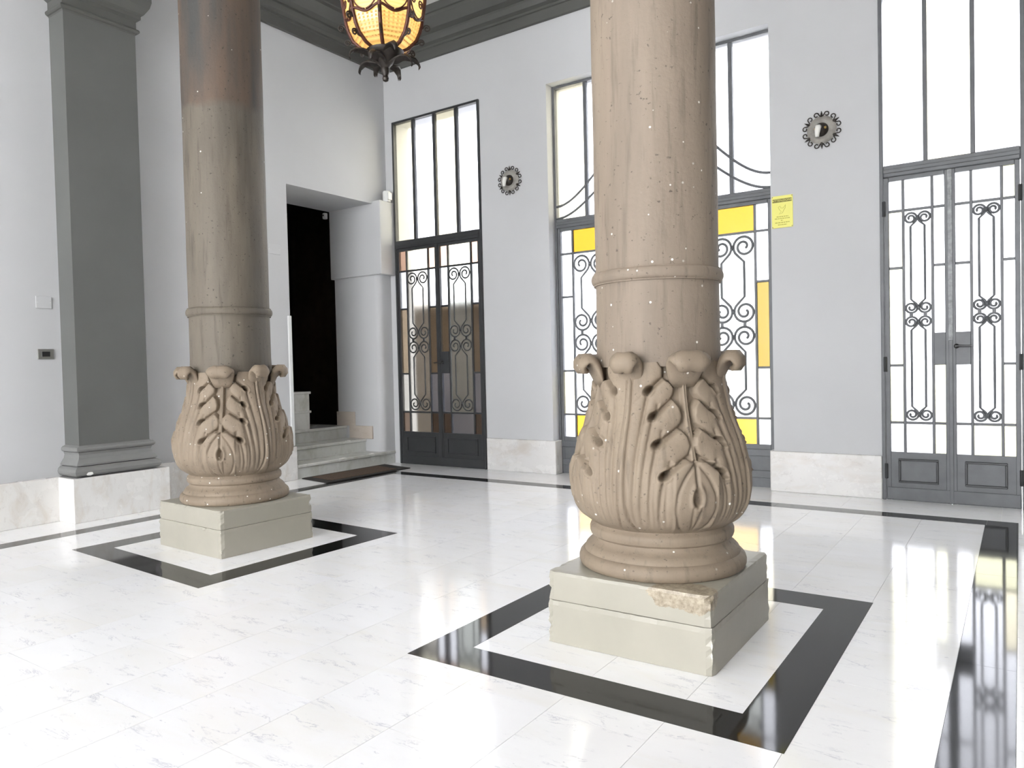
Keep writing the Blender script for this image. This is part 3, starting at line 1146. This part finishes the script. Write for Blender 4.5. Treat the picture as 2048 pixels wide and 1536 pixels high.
    h -= 0.0065 * np.exp(-(d / 0.0036) ** 2)
    h *= sstep(Vg, -0.01, 0.05)
    n = NS * 8
    verts = np.zeros((NV, n, 3))
    for k in range(8):
        for i in range(NS):
            c_ = k * NS + i
            si = i if k % 2 == 0 else NS - i
            th = math.pi / 4 * (k + i / NS)
            rad = rz + h[:, si]
            verts[:, c_, 0] = rad * math.cos(th)
            verts[:, c_, 1] = rad * math.sin(th)
            verts[:, c_, 2] = z
    idx = np.arange(NV * n).reshape(NV, n)
    nx = np.roll(idx, -1, 1)
    faces = np.stack([idx[:-1], nx[:-1], nx[1:], idx[1:]], -1).reshape(-1, 4)
    return verts.reshape(-1, 3), faces


def np_mesh(name, verts, faces, mat):
    me = bpy.data.meshes.new(name)
    me.from_pydata((verts * S).tolist(), [], faces.tolist())
    me.materials.append(MATS[mat])
    me.polygons.foreach_set('use_smooth', [True] * len(me.polygons))
    me.update()
    return me


bulb_v, bulb_f = acanthus_mesh()
bulb_me = np_mesh('acanthus_bulb', bulb_v, bulb_f, 'carved_stone')


def leaf_tip_mesh(wscale, reach):
    path = [(.228, .915, .040), (.240, .950, .052), (.250, .980, .060), (.264, 1.006, .066), (.282, 1.021, .068), (.298, 1.021, .066),
            (.309, 1.008, .060), (.311, .990, .052), (.303, .977, .044), (.291, .975, .034), (.284, .983, .022)]
    vs, fs, n = [], [], 16
    for k, (r_, z_, w_) in enumerate(path):
        a = path[max(0, k - 1)]
        b_ = path[min(len(path) - 1, k + 1)]
        tx, tz = b_[0] - a[0], b_[1] - a[1]
        L = math.hypot(tx, tz)
        nx, nz = -tz / L, tx / L
        th = (0.010, 0.014, 0.018, 0.021, 0.022, 0.022, 0.021, 0.019, 0.017, 0.013, 0.008)[k]
        rr = (.236 + (r_ - .236) * reach) * 0.972
        for i in range(n):
            an = 2 * math.pi * i / n
            ct, sn = math.cos(an), math.sin(an)
            tq = w_ * wscale * ct
            droop = -0.016 * ct * ct * min(1, k / 4) * (1 if k < 7 else 0.4)
            groove = -0.007 * math.exp(-(ct / 0.16) ** 2) * (1 if sn > 0 else 0)
            off = th * sn + groove
            vs.append((rr + nx * off, tq, z_ + nz * off + droop))
    for k in range(len(path) - 1):
        for i in range(n):
            j = (i + 1) % n
            fs.append((k * n + i, k * n + j, (k + 1) * n + j, (k + 1) * n + i))
    fs.append(tuple(range(n)))
    fs.append(tuple((len(path) - 1) * n + i for i in range(n))[::-1])
    m_ = MB().add(vs, fs)
    me = bpy.data.meshes.new('leaf_tip')
    me.from_pydata([(a * S, b_ * S, c * S) for a, b_, c in m_.v], [], m_.f)
    me.materials.append(MATS['carved_stone'])
    me.polygons.foreach_set('use_smooth', [True] * len(me.polygons))
    me.update()
    fix_normals(me)
    return me


tip_main = leaf_tip_mesh(0.82, 1.0)
tip_stem = leaf_tip_mesh(1.12, 0.98)


def plinth_block(hx, hy, z0, z1, seed):
    """block with chipped arrises: a subdivided box pulled in at random along its edges"""
    r_ = random.Random(seed)
    n = 26
    nz = 8
    m_ = MB()
    def grid(fn, a, b_):
        vs = [fn(i / a, j / b_) for j in range(b_ + 1) for i in range(a + 1)]
        fs = [(j * (a + 1) + i, j * (a + 1) + i + 1, (j + 1) * (a + 1) + i + 1, (j + 1) * (a + 1) + i) for j in range(b_) for i in range(a)]
        m_.add(vs, fs)
    L = lambda q: -hx + 2 * hx * q
    M = lambda q: -hy + 2 * hy * q
    Z = lambda q: z0 + (z1 - z0) * q
    grid(lambda p, q: (L(p), -hy, Z(q)), n, nz)
    grid(lambda p, q: (hx, M(p), Z(q)), n, nz)
    grid(lambda p, q: (-L(p), hy, Z(q)), n, nz)
    grid(lambda p, q: (-hx, -M(p), Z(q)), n, nz)
    grid(lambda p, q: (L(p), M(q), z1), n, n)
    grid(lambda p, q: (L(q), M(p), z0), n, n)
    key = {}
    out = []
    for x_, y_, z_ in m_.v:
        k = (round(x_, 4), round(y_, 4), round(z_, 4))
        if k not in key:
            ex = abs(abs(x_) - hx) < 1e-4
            ey = abs(abs(y_) - hy) < 1e-4
            et = abs(z_ - z1) < 1e-4
            dx = dy = dz = 0.0
            if ex and ey:
                q = abs(r_.gauss(0, 1)) * 0.0042 + 0.002
                dx, dy = -math.copysign(q, x_), -math.copysign(q, y_)
            elif (ex or ey) and et:
                q = abs(r_.gauss(0, 1)) * 0.0016 + 0.001
                dz = -q
                if ex:
                    dx = -math.copysign(q, x_)
                if ey:
                    dy = -math.copysign(q, y_)
            key[k] = (x_ + dx, y_ + dy, z_ + dz)
        out.append(key[k])
    # weld
    uniq, remap = {}, []
    for p in out:
        if p not in uniq:
            uniq[p] = len(uniq)
        remap.append(uniq[p])
    m_.v = list(uniq.keys())
    m_.f = [tuple(remap[i] for i in f) for f in m_.f]
    return m_


base_prof = [(0.02, 0.256), (0.296, 0.256), (0.305, 0.262), (0.3095, 0.273), (0.310, 0.286), (0.306, 0.299), (0.297, 0.309), (0.289, 0.312), (0.287, 0.318),
             (0.283, 0.328), (0.273, 0.338), (0.262, 0.345), (0.256, 0.354), (0.253, 0.363), (0.256, 0.367), (0.264, 0.371), (0.2675, 0.381),
             (0.2675, 0.395), (0.264, 0.404), (0.256, 0.409), (0.252, 0.417), (0.02, 0.417)]


def column(cx, cy, rotz, label, shaft_mat, plinth, seed, hx, hy, zr):
    root = empty('stone_column', (cx, cy, 0), label, 'column', 'acanthus columns')

    def part(name, me_or_mb, mat=None, smooth=True):
        if isinstance(me_or_mb, MB):
            m_ = me_or_mb
            m_.v = [(x_ + cx, y_ + cy, z_) for x_, y_, z_ in m_.v]
            o = m_.build(name, mat, root, (cx, cy, 0))
            if smooth:
                autosmooth(o, 40)
            return o
        o = bpy.data.objects.new(name, me_or_mb)
        col.objects.link(o)
        place(o, (cx, cy, 0), root)
        return o
    part('plinth_block', plinth_block(hx, hy, 0.0008, 0.155, seed), plinth, False)
    part('plinth_block', plinth_block(hx - 0.004, hy - 0.004, 0.155, 0.2575, seed + 1), plinth, False)
    part('base_moulding', MB().lathe([(r_ * 0.982, z_) for r_, z_ in base_prof], 96), 'carved_stone')
    b_ = part('carved_bulb', bulb_me)
    for k in range(8):
        o = bpy.data.objects.new('leaf_tip', tip_main if k % 2 == 0 else tip_stem)
        col.objects.link(o)
        place(o, (cx, cy, 0), b_)
        o.rotation_euler = (0, 0, math.pi / 4 * k)
    sh = [(0.02, 0.985), (0.228, 0.985)] + [(0.2235 + 0.0005 * math.sin(k), 1.0 + k * 0.08) for k in range(1, 39)] + [(0.2235, ZC), (0.02, ZC)]
    part('shaft', MB().lathe(sh, 96), shaft_mat)
    rg = [(0.2, zr - 0.025), (0.231, zr - 0.025)] + [(0.2275 + 0.0125 * math.cos(R(-80 + 160 * i / 8)), zr + 0.021 * math.sin(R(-80 + 160 * i / 8))) for i in range(9)] + [(0.231, zr + 0.024), (0.2, zr + 0.027)]
    part('collar_ring', MB().lathe(rg, 96), shaft_mat)
    root.rotation_euler = (0, 0, rotz)
    return root


column(-1.110, 2.579, 0.0, 'nearer weathered stone column with carved acanthus base, in front of the yellow-paned door', 'near_shaft', 'near_plinth', 3, 0.306, 0.323, 1.308)
column(-3.836, 2.674, R(-2.7), 'farther darker stone column with carved acanthus base, beside the stair opening', 'far_shaft', 'far_plinth', 11, 0.326, 0.303, 1.345)

# ------------------------------------------------------------------ hanging lantern
LX, LY = -2.47, 2.604
lan = empty('hanging_lantern', (LX, LY, 2.355), 'lit octagonal wrought iron lantern with amber glass hanging between the columns', 'lantern')
gp = [(0.060, 2.492), (0.108, 2.510), (0.145, 2.543), (0.164, 2.583), (0.175, 2.622), (0.190, 2.72), (0.205, 2.85), (0.222, 3.02), (0.222, 3.06)]


def oct_pt(r_, k):
    a = R(-46.5 - 6 + 45 * k)
    return (LX + r_ * math.cos(a), LY + r_ * math.sin(a))


def off_poly(k0, lo, hi):
    m_ = MB()
    vs, fs = [], []
    for inset in (0.0, 0.006):
        for r_, z_ in gp[lo:hi]:
            for kk in (k0, k0 + 1):
                x_, y_ = oct_pt(r_ - 0.004 - inset, kk)
                vs.append((x_, y_, z_))
    n_ = hi - lo
    for b_ in (0, 2 * n_):
        for i in range(n_ - 1):
            fs.append((b_ + 2 * i, b_ + 2 * i + 1, b_ + 2 * i + 3, b_ + 2 * i + 2))
    m_.add(vs, fs)
    return m_


def crystal_panel(k0):
    """lower amber glass with cast square beads"""
    m_ = off_poly(k0, 0, 5)
    for r_, z_ in [(0.098 + 0.08 * q, None) for q in ()]:
        pass
    zs = [2.524 + 0.0145 * i for i in range(7)]
    for z_ in zs:
        r_ = np.interp(z_, [g[1] for g in gp], [g[0] for g in gp]) - 0.003
        a, b_ = Vector(oct_pt(r_, k0)), Vector(oct_pt(r_, k0 + 1))
        nrm = ((a + b_) / 2 - Vector((LX, LY))).normalized()
        for j in range(5):
            q = 0.16 + 0.68 * j / 4
            c = a.lerp(b_, q) + nrm * 0.0005
            e = 0.0052
            d = (b_ - a).normalized() * e
            p = [(c.x - d.x, c.y - d.y, z_ - e), (c.x + d.x, c.y + d.y, z_ - e), (c.x + d.x, c.y + d.y, z_ + e), (c.x - d.x, c.y - d.y, z_ + e),
                 (c.x + nrm.x * 0.006, c.y + nrm.y * 0.006, z_)]
            m_.add(p, [(0, 1, 4), (1, 2, 4), (2, 3, 4), (3, 0, 4)])
    return m_


def spiral3(o_, ex, ey, rad, a0, turns, n=22, k=0.78):
    pts = []
    for i in range(n + 1):
        q = i / n
        a = a0 + turns * 2 * math.pi * q
        r_ = rad * (1 - k * q)
        pts.append(o_ + ex * (r_ * math.cos(a)) + ey * (r_ * math.sin(a)))
    return pts


UZ = Vector((0, 0, 1))
for k in range(8):
    up_ = off_poly(k, 4, 9).build('glass_panel', 'lantern_glass', lan)
    lo_ = crystal_panel(k).build('crystal_panel', 'lantern_crystal', lan)
    # vertical bar following the profile
    pts = [(*oct_pt(r_ + 0.002, k), z_) for r_, z_ in gp]
    MB().tube(pts, 0.0092, 6).build('rib', 'lantern_bar', lan, smooth=True)
    a, b_ = Vector((*oct_pt(0.182, k), 0)), Vector((*oct_pt(0.182, k + 1), 0))
    c = (a + b_) / 2
    nrm = (c - Vector((LX, LY, 0))).normalized()
    ex = (b_ - a).normalized()
    # wavy rail between crystal and upper glass
    w_ = (b_ - a).length
    pts = []
    for i in range(15):
        q = i / 14
        zz = 2.640 - 0.022 * math.sin(math.pi * q) ** 2
        rr = float(np.interp(zz, [g[1] for g in gp], [g[0] for g in gp])) + 0.003
        aa, bb = Vector((*oct_pt(rr, k), zz)), Vector((*oct_pt(rr, k + 1), zz))
        pts.append(aa.lerp(bb, q))
    MB().tube(pts, 0.0068, 6).build('wavy_rail', 'lantern_bar', lan, smooth=True)
    # scrollwork over the upper glass
    m_ = MB()
    for s_ in (-1, 1):
        base = c + nrm * 0.006
        pp = []
        for i in range(12):
            q = i / 11
            pp.append(base + ex * (s_ * w_ * (0.02 + 0.42 * math.sin(q * math.pi / 2))) + UZ * (2.622 + 0.070 * q ** 1.6))
        cen = base + ex * (s_ * w_ * 0.27) + UZ * 2.695
        pp += spiral3(cen, ex * s_, UZ, w_ * 0.17, 0.0, 1.35)[1:]
        m_.tube(pp, 0.0036, 5)
    m_.build('scrollwork', 'lantern_bar', lan, smooth=True)
    # outward scrolls and leaves round the bowl
    d = (Vector((*oct_pt(1.0, k), 0)) - Vector((LX, LY, 0))).normalized()
    o3 = Vector((LX, LY, 0))
    m_ = MB()
    pp = [o3 + d * 0.165 + UZ * 2.60]
    pp += spiral3(o3 + d * 0.200 + UZ * 2.602, d, UZ, 0.018, math.pi, -1.5)
    m_.tube(pp, 0.0042, 5)
    m_.build('side_scroll', 'wrought_iron', lan, smooth=True)
    m_ = MB()
    pp = [o3 + d * 0.11 + UZ * 2.52]
    pp += spiral3(o3 + d * 0.172 + UZ * 2.535, d, UZ, 0.017, math.pi * 1.1, -1.5)
    m_.tube(pp, 0.0042, 5)
    m_.build('side_scroll', 'wrought_iron', lan, smooth=True)
    a_ = R(-46.5 - 6 + 45 * k + 22.5)
    d2_ = Vector((math.cos(a_), math.sin(a_), 0))
    t2 = Vector((-d2_.y, d2_.x, 0))
    m_ = MB()
    vs, fs = [], []
    lp = [(.03, 2.475, .018), (.07, 2.482, .030), (.11, 2.492, .028), (.145, 2.488, .020), (.165, 2.472, .012), (.172, 2.455, .010), (.165, 2.445, .004)]
    if k % 2:
        lp = [(p * 0.82, z_ - 0.028, w2) for p, z_, w2 in lp]
    for p, z_, w2 in lp:
        for tt, dz in ((-1, -0.006), (0, 0.006), (1, -0.006)):
            vs.append(o3 + d2_ * p + t2 * (w2 * tt) + UZ * (z_ + dz))
        for tt, dz in ((1, -0.012), (0, -0.002), (-1, -0.012)):
            vs.append(o3 + d2_ * p + t2 * (w2 * tt * 0.9) + UZ * (z_ + dz))
    for i in range(len(lp) - 1):
        for j in range(6):
            fs.append((i * 6 + j, i * 6 + (j + 1) % 6, (i + 1) * 6 + (j + 1) % 6, (i + 1) * 6 + j))
    fs.append(tuple(range(6)))
    fs.append(tuple((len(lp) - 1) * 6 + j for j in range(6)))
    m_.add(vs, fs).build('iron_leaf', 'wrought_iron', lan, smooth=True)
m_ = MB()
m_.lathe([(0.004, 2.355), (0.013, 2.360), (0.016, 2.370), (0.012, 2.381), (0.014, 2.386), (0.020, 2.398), (0.018, 2.418), (0.026, 2.430), (0.046, 2.446),
          (0.070, 2.466), (0.086, 2.482), (0.090, 2.494), (0.084, 2.498), (0.05, 2.490), (0.01, 2.486)], 24, (LX, LY, 0))
o = m_.build('bowl_finial', 'wrought_iron', lan)
autosmooth(o)
m_ = MB()
m_.lathe([(0.235, 3.05), (0.24, 3.07), (0.20, 3.11), (0.13, 3.17), (0.06, 3.24), (0.03, 3.30), (0.012, 3.34), (0.01, 3.36)], 8, (LX, LY, 0), a0=R(-52.5))
m_.build('crown', 'wrought_iron', lan)
m_ = MB()
nl = 26
for i in range(nl):
    z_ = 3.35 + (ZC - 0.02 - 3.35) * (i + 0.5) / nl
    a = 0 if i % 2 else math.pi / 2
    dx, dy = math.cos(a), math.sin(a)
    pts = [(LX + dx * 0.011 * math.cos(q * math.pi / 5), LY + dy * 0.011 * math.cos(q * math.pi / 5), z_ + 0.029 * math.sin(q * math.pi / 5)) for q in range(10)]
    m_.tube(pts, 0.0035, 5, closed=True)
m_.build('chain', 'wrought_iron', lan)
m_ = MB()
m_.lathe([(0.06, ZC), (0.055, ZC - 0.02), (0.015, ZC - 0.045), (0.008, ZC - 0.06)], 20, (LX, LY, 0))
m_.build('ceiling_rose', 'wrought_iron', lan)
m_ = MB()
m_.lathe([(0.012, 2.74), (0.03, 2.755), (0.036, 2.785), (0.03, 2.82), (0.015, 2.84)], 16, (LX, LY, 0))
o = m_.build('bulb', 'bulb_glow', lan, smooth=True)
ld = bpy.data.lights.new('lantern_light', 'POINT')
ld.energy = 0.55
ld.color = (1.0, 0.78, 0.52)
ld.shadow_soft_size = 0.05
lo = bpy.data.objects.new('lantern_light', ld)
col.objects.link(lo)
place(lo, (LX, LY, 2.70), lan)

# ------------------------------------------------------------------ wall sconces
def sconce(cx, cz, label):
    root = empty('wall_sconce', (cx, YB, cz), label, 'wall lamp', 'iron sconces on the door wall')
    m_ = MB()
    m_.lathe([(0.004, 0.0), (0.098, 0.0), (0.100, 0.010), (0.088, 0.022), (0.072, 0.028), (0.058, 0.024), (0.045, 0.020), (0.004, 0.020)], 32, (cx, YB, cz), axis='y')
    o = m_.build('backplate', 'sconce_stone', root)
    autosmooth(o)
    m_ = MB()
    m_.lathe([(0.004, 0.020), (0.050, 0.021), (0.047, 0.034), (0.036, 0.050), (0.020, 0.060), (0.004, 0.063)], 24, (cx, YB, cz), axis='y')
    o = m_.build('boss', 'wrought_iron', root)
    autosmooth(o)
    m_ = MB()
    m_.tube([(cx - 0.004, YB - 0.055, cz + 0.014), (cx - 0.010, YB - 0.075, cz + 0.006), (cx - 0.014, YB - 0.080, cz - 0.02), (cx - 0.016, YB - 0.078, cz - 0.045),
             (cx - 0.016, YB - 0.078, cz - 0.062)], [0.016, 0.022, 0.020, 0.016, 0.013], 12)
    o = m_.build('lamp_holder', 'candle_white', root, smooth=True)
    for s_ in (-1, 1):
        m_ = MB()
        m_.lathe([(0.001, 0.010), (0.007, 0.008), (0.010, 0.0), (0.007, -0.008), (0.001, -0.010)], 10, (cx + s_ * 0.033, YB - 0.052, cz + 0.002))
        m_.build('crystal_drop', 'brass', root, smooth=True)
    # six scroll ornaments
    src = None
    for k in range(6):
        if src is None:
            m_ = MB()
            yy = YB - 0.010
            for s_ in (-1, 1):
                pp = [(0, 0, 0.080), (s_ * 0.010, 0, 0.100), (s_ * 0.022, 0, 0.117)]
                cc = (s_ * 0.036, 0.110)
                for i in range(16):
                    q = i / 15
                    a = R(150 - 300 * q) if s_ > 0 else R(30 + 300 * q)
                    r_ = 0.0175 * (1 - 0.45 * q)
                    pp.append((cc[0] + r_ * math.cos(a), 0, cc[1] + r_ * math.sin(a)))
                m_.tube([(cx + p[0], yy, cz + p[2]) for p in pp], 0.0038, 6)
            m_.tube([(cx, yy, cz + 0.062), (cx, yy, cz + 0.090), (cx, yy, cz + 0.118), (cx, yy, cz + 0.136)], [0.013, 0.011, 0.006, 0.001], 6)
            src = m_.build('scroll_ornament', 'wrought_iron', root, (cx, YB, cz), smooth=True)
        else:
            inst(src, 'scroll_ornament', (cx, YB, cz), root, (0, math.pi / 3 * k, 0))
    return root


sconce(-3.918, 2.722, 'iron scroll wall sconce on the pier beside the dark stair-side door')
sconce(-1.178, 2.650, 'iron scroll wall sconce on the pier above the yellow sign')

# ------------------------------------------------------------------ yellow notice
sg = empty('warning_sign', (-1.463, YB, 1.983), 'small yellow warning notice reading ATTENZIONE screwed to the pier', 'sign')
x0, x1, z0, z1 = -1.540, -1.387, 1.983, 2.222
m_ = MB()
m_.cbox(x0, x1, YB - 0.004, YB, z0, z1, 0.001)
m_.build('plate', 'sign_yellow', sg)
yp = YB - 0.0042
m_ = MB()
m_.box(x0 + 0.007, x1 - 0.007, yp - 0.0006, yp, 2.173, 2.199)
band = m_.build('header_band', 'sign_print', sg)
cu = bpy.data.curves.new('lettering', 'FONT')
cu.body = 'ATTENZIONE'
cu.align_x = 'CENTER'
cu.align_y = 'CENTER'
cu.size = 0.0225 * S
cu.extrude = 0.0002
cu.space_character = 1.06
tmp = bpy.data.objects.new('lettering', cu)
col.objects.link(tmp)
dg = bpy.context.evaluated_depsgraph_get()
tme = bpy.data.meshes.new_from_object(tmp.evaluated_get(dg))
bpy.data.objects.remove(tmp)
tme.materials.clear()
tme.materials.append(MATS['sign_yellow'])
lt = bpy.data.objects.new('lettering', tme)
col.objects.link(lt)
place(lt, (-1.4635, yp - 0.0010, 2.186), sg)
lt.rotation_euler = (R(90), 0, 0)
m_ = MB()
hp = [(-1.492, 2.138), (-1.478, 2.145), (-1.474, 2.130), (-1.458, 2.128), (-1.446, 2.140), (-1.440, 2.152), (-1.441, 2.128), (-1.452, 2.112), (-1.462, 2.092),
      (-1.486, 2.086), (-1.470, 2.104), (-1.484, 2.118)]
m_.tube([(x_, yp - 0.0005, z_) for x_, z_ in hp], 0.0016, 4, 0.5, closed=True)
m_.build('pictogram', 'sign_soft_print', sg)
for z_, a, b_ in ((2.066, -1.505, -1.418), (2.052, -1.518, -1.410), (2.038, -1.474, -1.458), (2.022, -1.516, -1.412), (2.006, -1.495, -1.430)):
    m_ = MB()
    q = a
    r_ = random.Random(int(z_ * 1000))
    while q < b_:
        w_ = r_.uniform(0.008, 0.02)
        m_.box(q, min(q + w_, b_), yp - 0.0005, yp, z_ - 0.003, z_ + 0.003)
        q += w_ + 0.0035
    m_.build('text_line', 'sign_soft_print', sg)
for x_ in (x0 + 0.006, x1 - 0.006):
    for z_ in (z0 + 0.007, z1 - 0.007):
        m_ = MB()
        m_.lathe([(0.0035, 0.0), (0.0035, 0.002), (0.001, 0.003)], 8, (x_, YB - 0.004, z_), axis='y')
        m_.build('screw', 'switch_metal', sg)

# ------------------------------------------------------------------ small fittings on the left wall
sw_ = empty('switch_plate', (XL, 2.385, 1.117), 'small dark metal switch plate low on the left wall', 'switch')
m_ = MB()
m_.cbox(XL, XL + 0.008, 2.336, 2.438, 1.117, 1.185, 0.002)
m_.build('plate', 'switch_metal', sw_)
m_ = MB()
m_.cbox(XL + 0.006, XL + 0.011, 2.360, 2.412, 1.134, 1.168, 0.001)
m_.build('button', 'black_plastic', sw_)


def cover(y0_, y1_, z0_, z1_, label):
    e = empty('cover_plate', (XL, (y0_ + y1_) / 2, z0_), label, 'cover plate')
    q = MB()
    q.cbox(XL, XL + 0.006, y0_, y1_, z0_, z1_, 0.002)
    q.build('lid', 'cover_paint', e)
    for yy in (y0_ + 0.01, y1_ - 0.01):
        q = MB()
        q.lathe([(0.003, 0), (0.003, 0.0015), (0.001, 0.002)], 8, (0, 0, 0))
        q.v = [(XL + 0.006 + z_, yy + x_, (z0_ + z1_) / 2 + y_) for x_, y_, z_ in q.v]
        q.build('screw', 'white_plastic', e)


cover(2.337, 2.437, 1.463, 1.545, 'blank white cover plate above the dark switch')
cover(4.240, 4.370, 2.043, 2.131, 'blank white cover plate between far column and stair opening')

al = empty('alarm_siren', (-5.425, 5.69, 2.725), 'white rounded alarm box on the ledge at the corner', 'alarm')
m_ = MB()
m_.lathe([(0.010, 2.727), (0.040, 2.727), (0.042, 2.733), (0.042, 2.825), (0.036, 2.838), (0.010, 2.842)], 24, (-5.428, 5.69, 0))
o = m_.build('housing', 'white_plastic', al)
autosmooth(o)
m_ = MB()
m_.cbox(-5.395, -5.378, 5.662, 5.718, 2.745, 2.82, 0.003)
m_.build('front_cap', 'white_plastic', al)
cm = empty('motion_sensor', (-6.17, 5.52, 2.63), 'tiny white motion sensor under the stair opening soffit', 'sensor')
m_ = MB()
m_.cbox(-6.205, -6.165, 5.50, 5.545, 2.625, 2.69, 0.006)
m_.build('housing', 'white_plastic', cm)
m_ = MB()
m_.lathe([(0.009, 0.0), (0.009, 0.004), (0.004, 0.007)], 10, (-6.185, 5.50, 2.662), axis='y')
m_.build('lens', 'black_plastic', cm)

# ------------------------------------------------------------------ doormat
mt = empty('doormat', (-5.25, 5.0, 0), 'brown doormat with dark border at the foot of the marble steps', 'doormat')
m_ = MB()
m_.prism([(-5.452, 4.50), (-5.03, 4.43), (-5.00, 5.47), (-5.44, 5.56)], 0.001, 0.010)
m_.build('rubber_border', 'mat_border', mt)
m_ = MB()
m_.prism([(-5.41, 4.58), (-5.085, 4.53), (-5.06, 5.34), (-5.40, 5.42)], 0.006, 0.013)
m_.build('fibre_pad', 'mat_fibre', mt)

# ------------------------------------------------------------------ outside the doors
m_ = MB()
m_.box(-25, 25, YB + 0.26, 30, -0.15, -0.03)
m_.box(-25, 25, -30, YR - 0.25, -0.15, -0.03)
tag(m_.build('ground_outside', 'paving'), 'pale paving outside the glazed doors', 'ground', kind='structure')
m_ = MB()
m_.box(-14, -5.3, 7.6, 7.85, -0.03, 1.78)
m_.box(-14, -5.3, 7.55, 7.9, 1.78, 1.86)
tag(m_.build('wall_garden', 'garden_plaster'), 'brown garden wall seen blurred through the left door', 'wall', kind='structure')
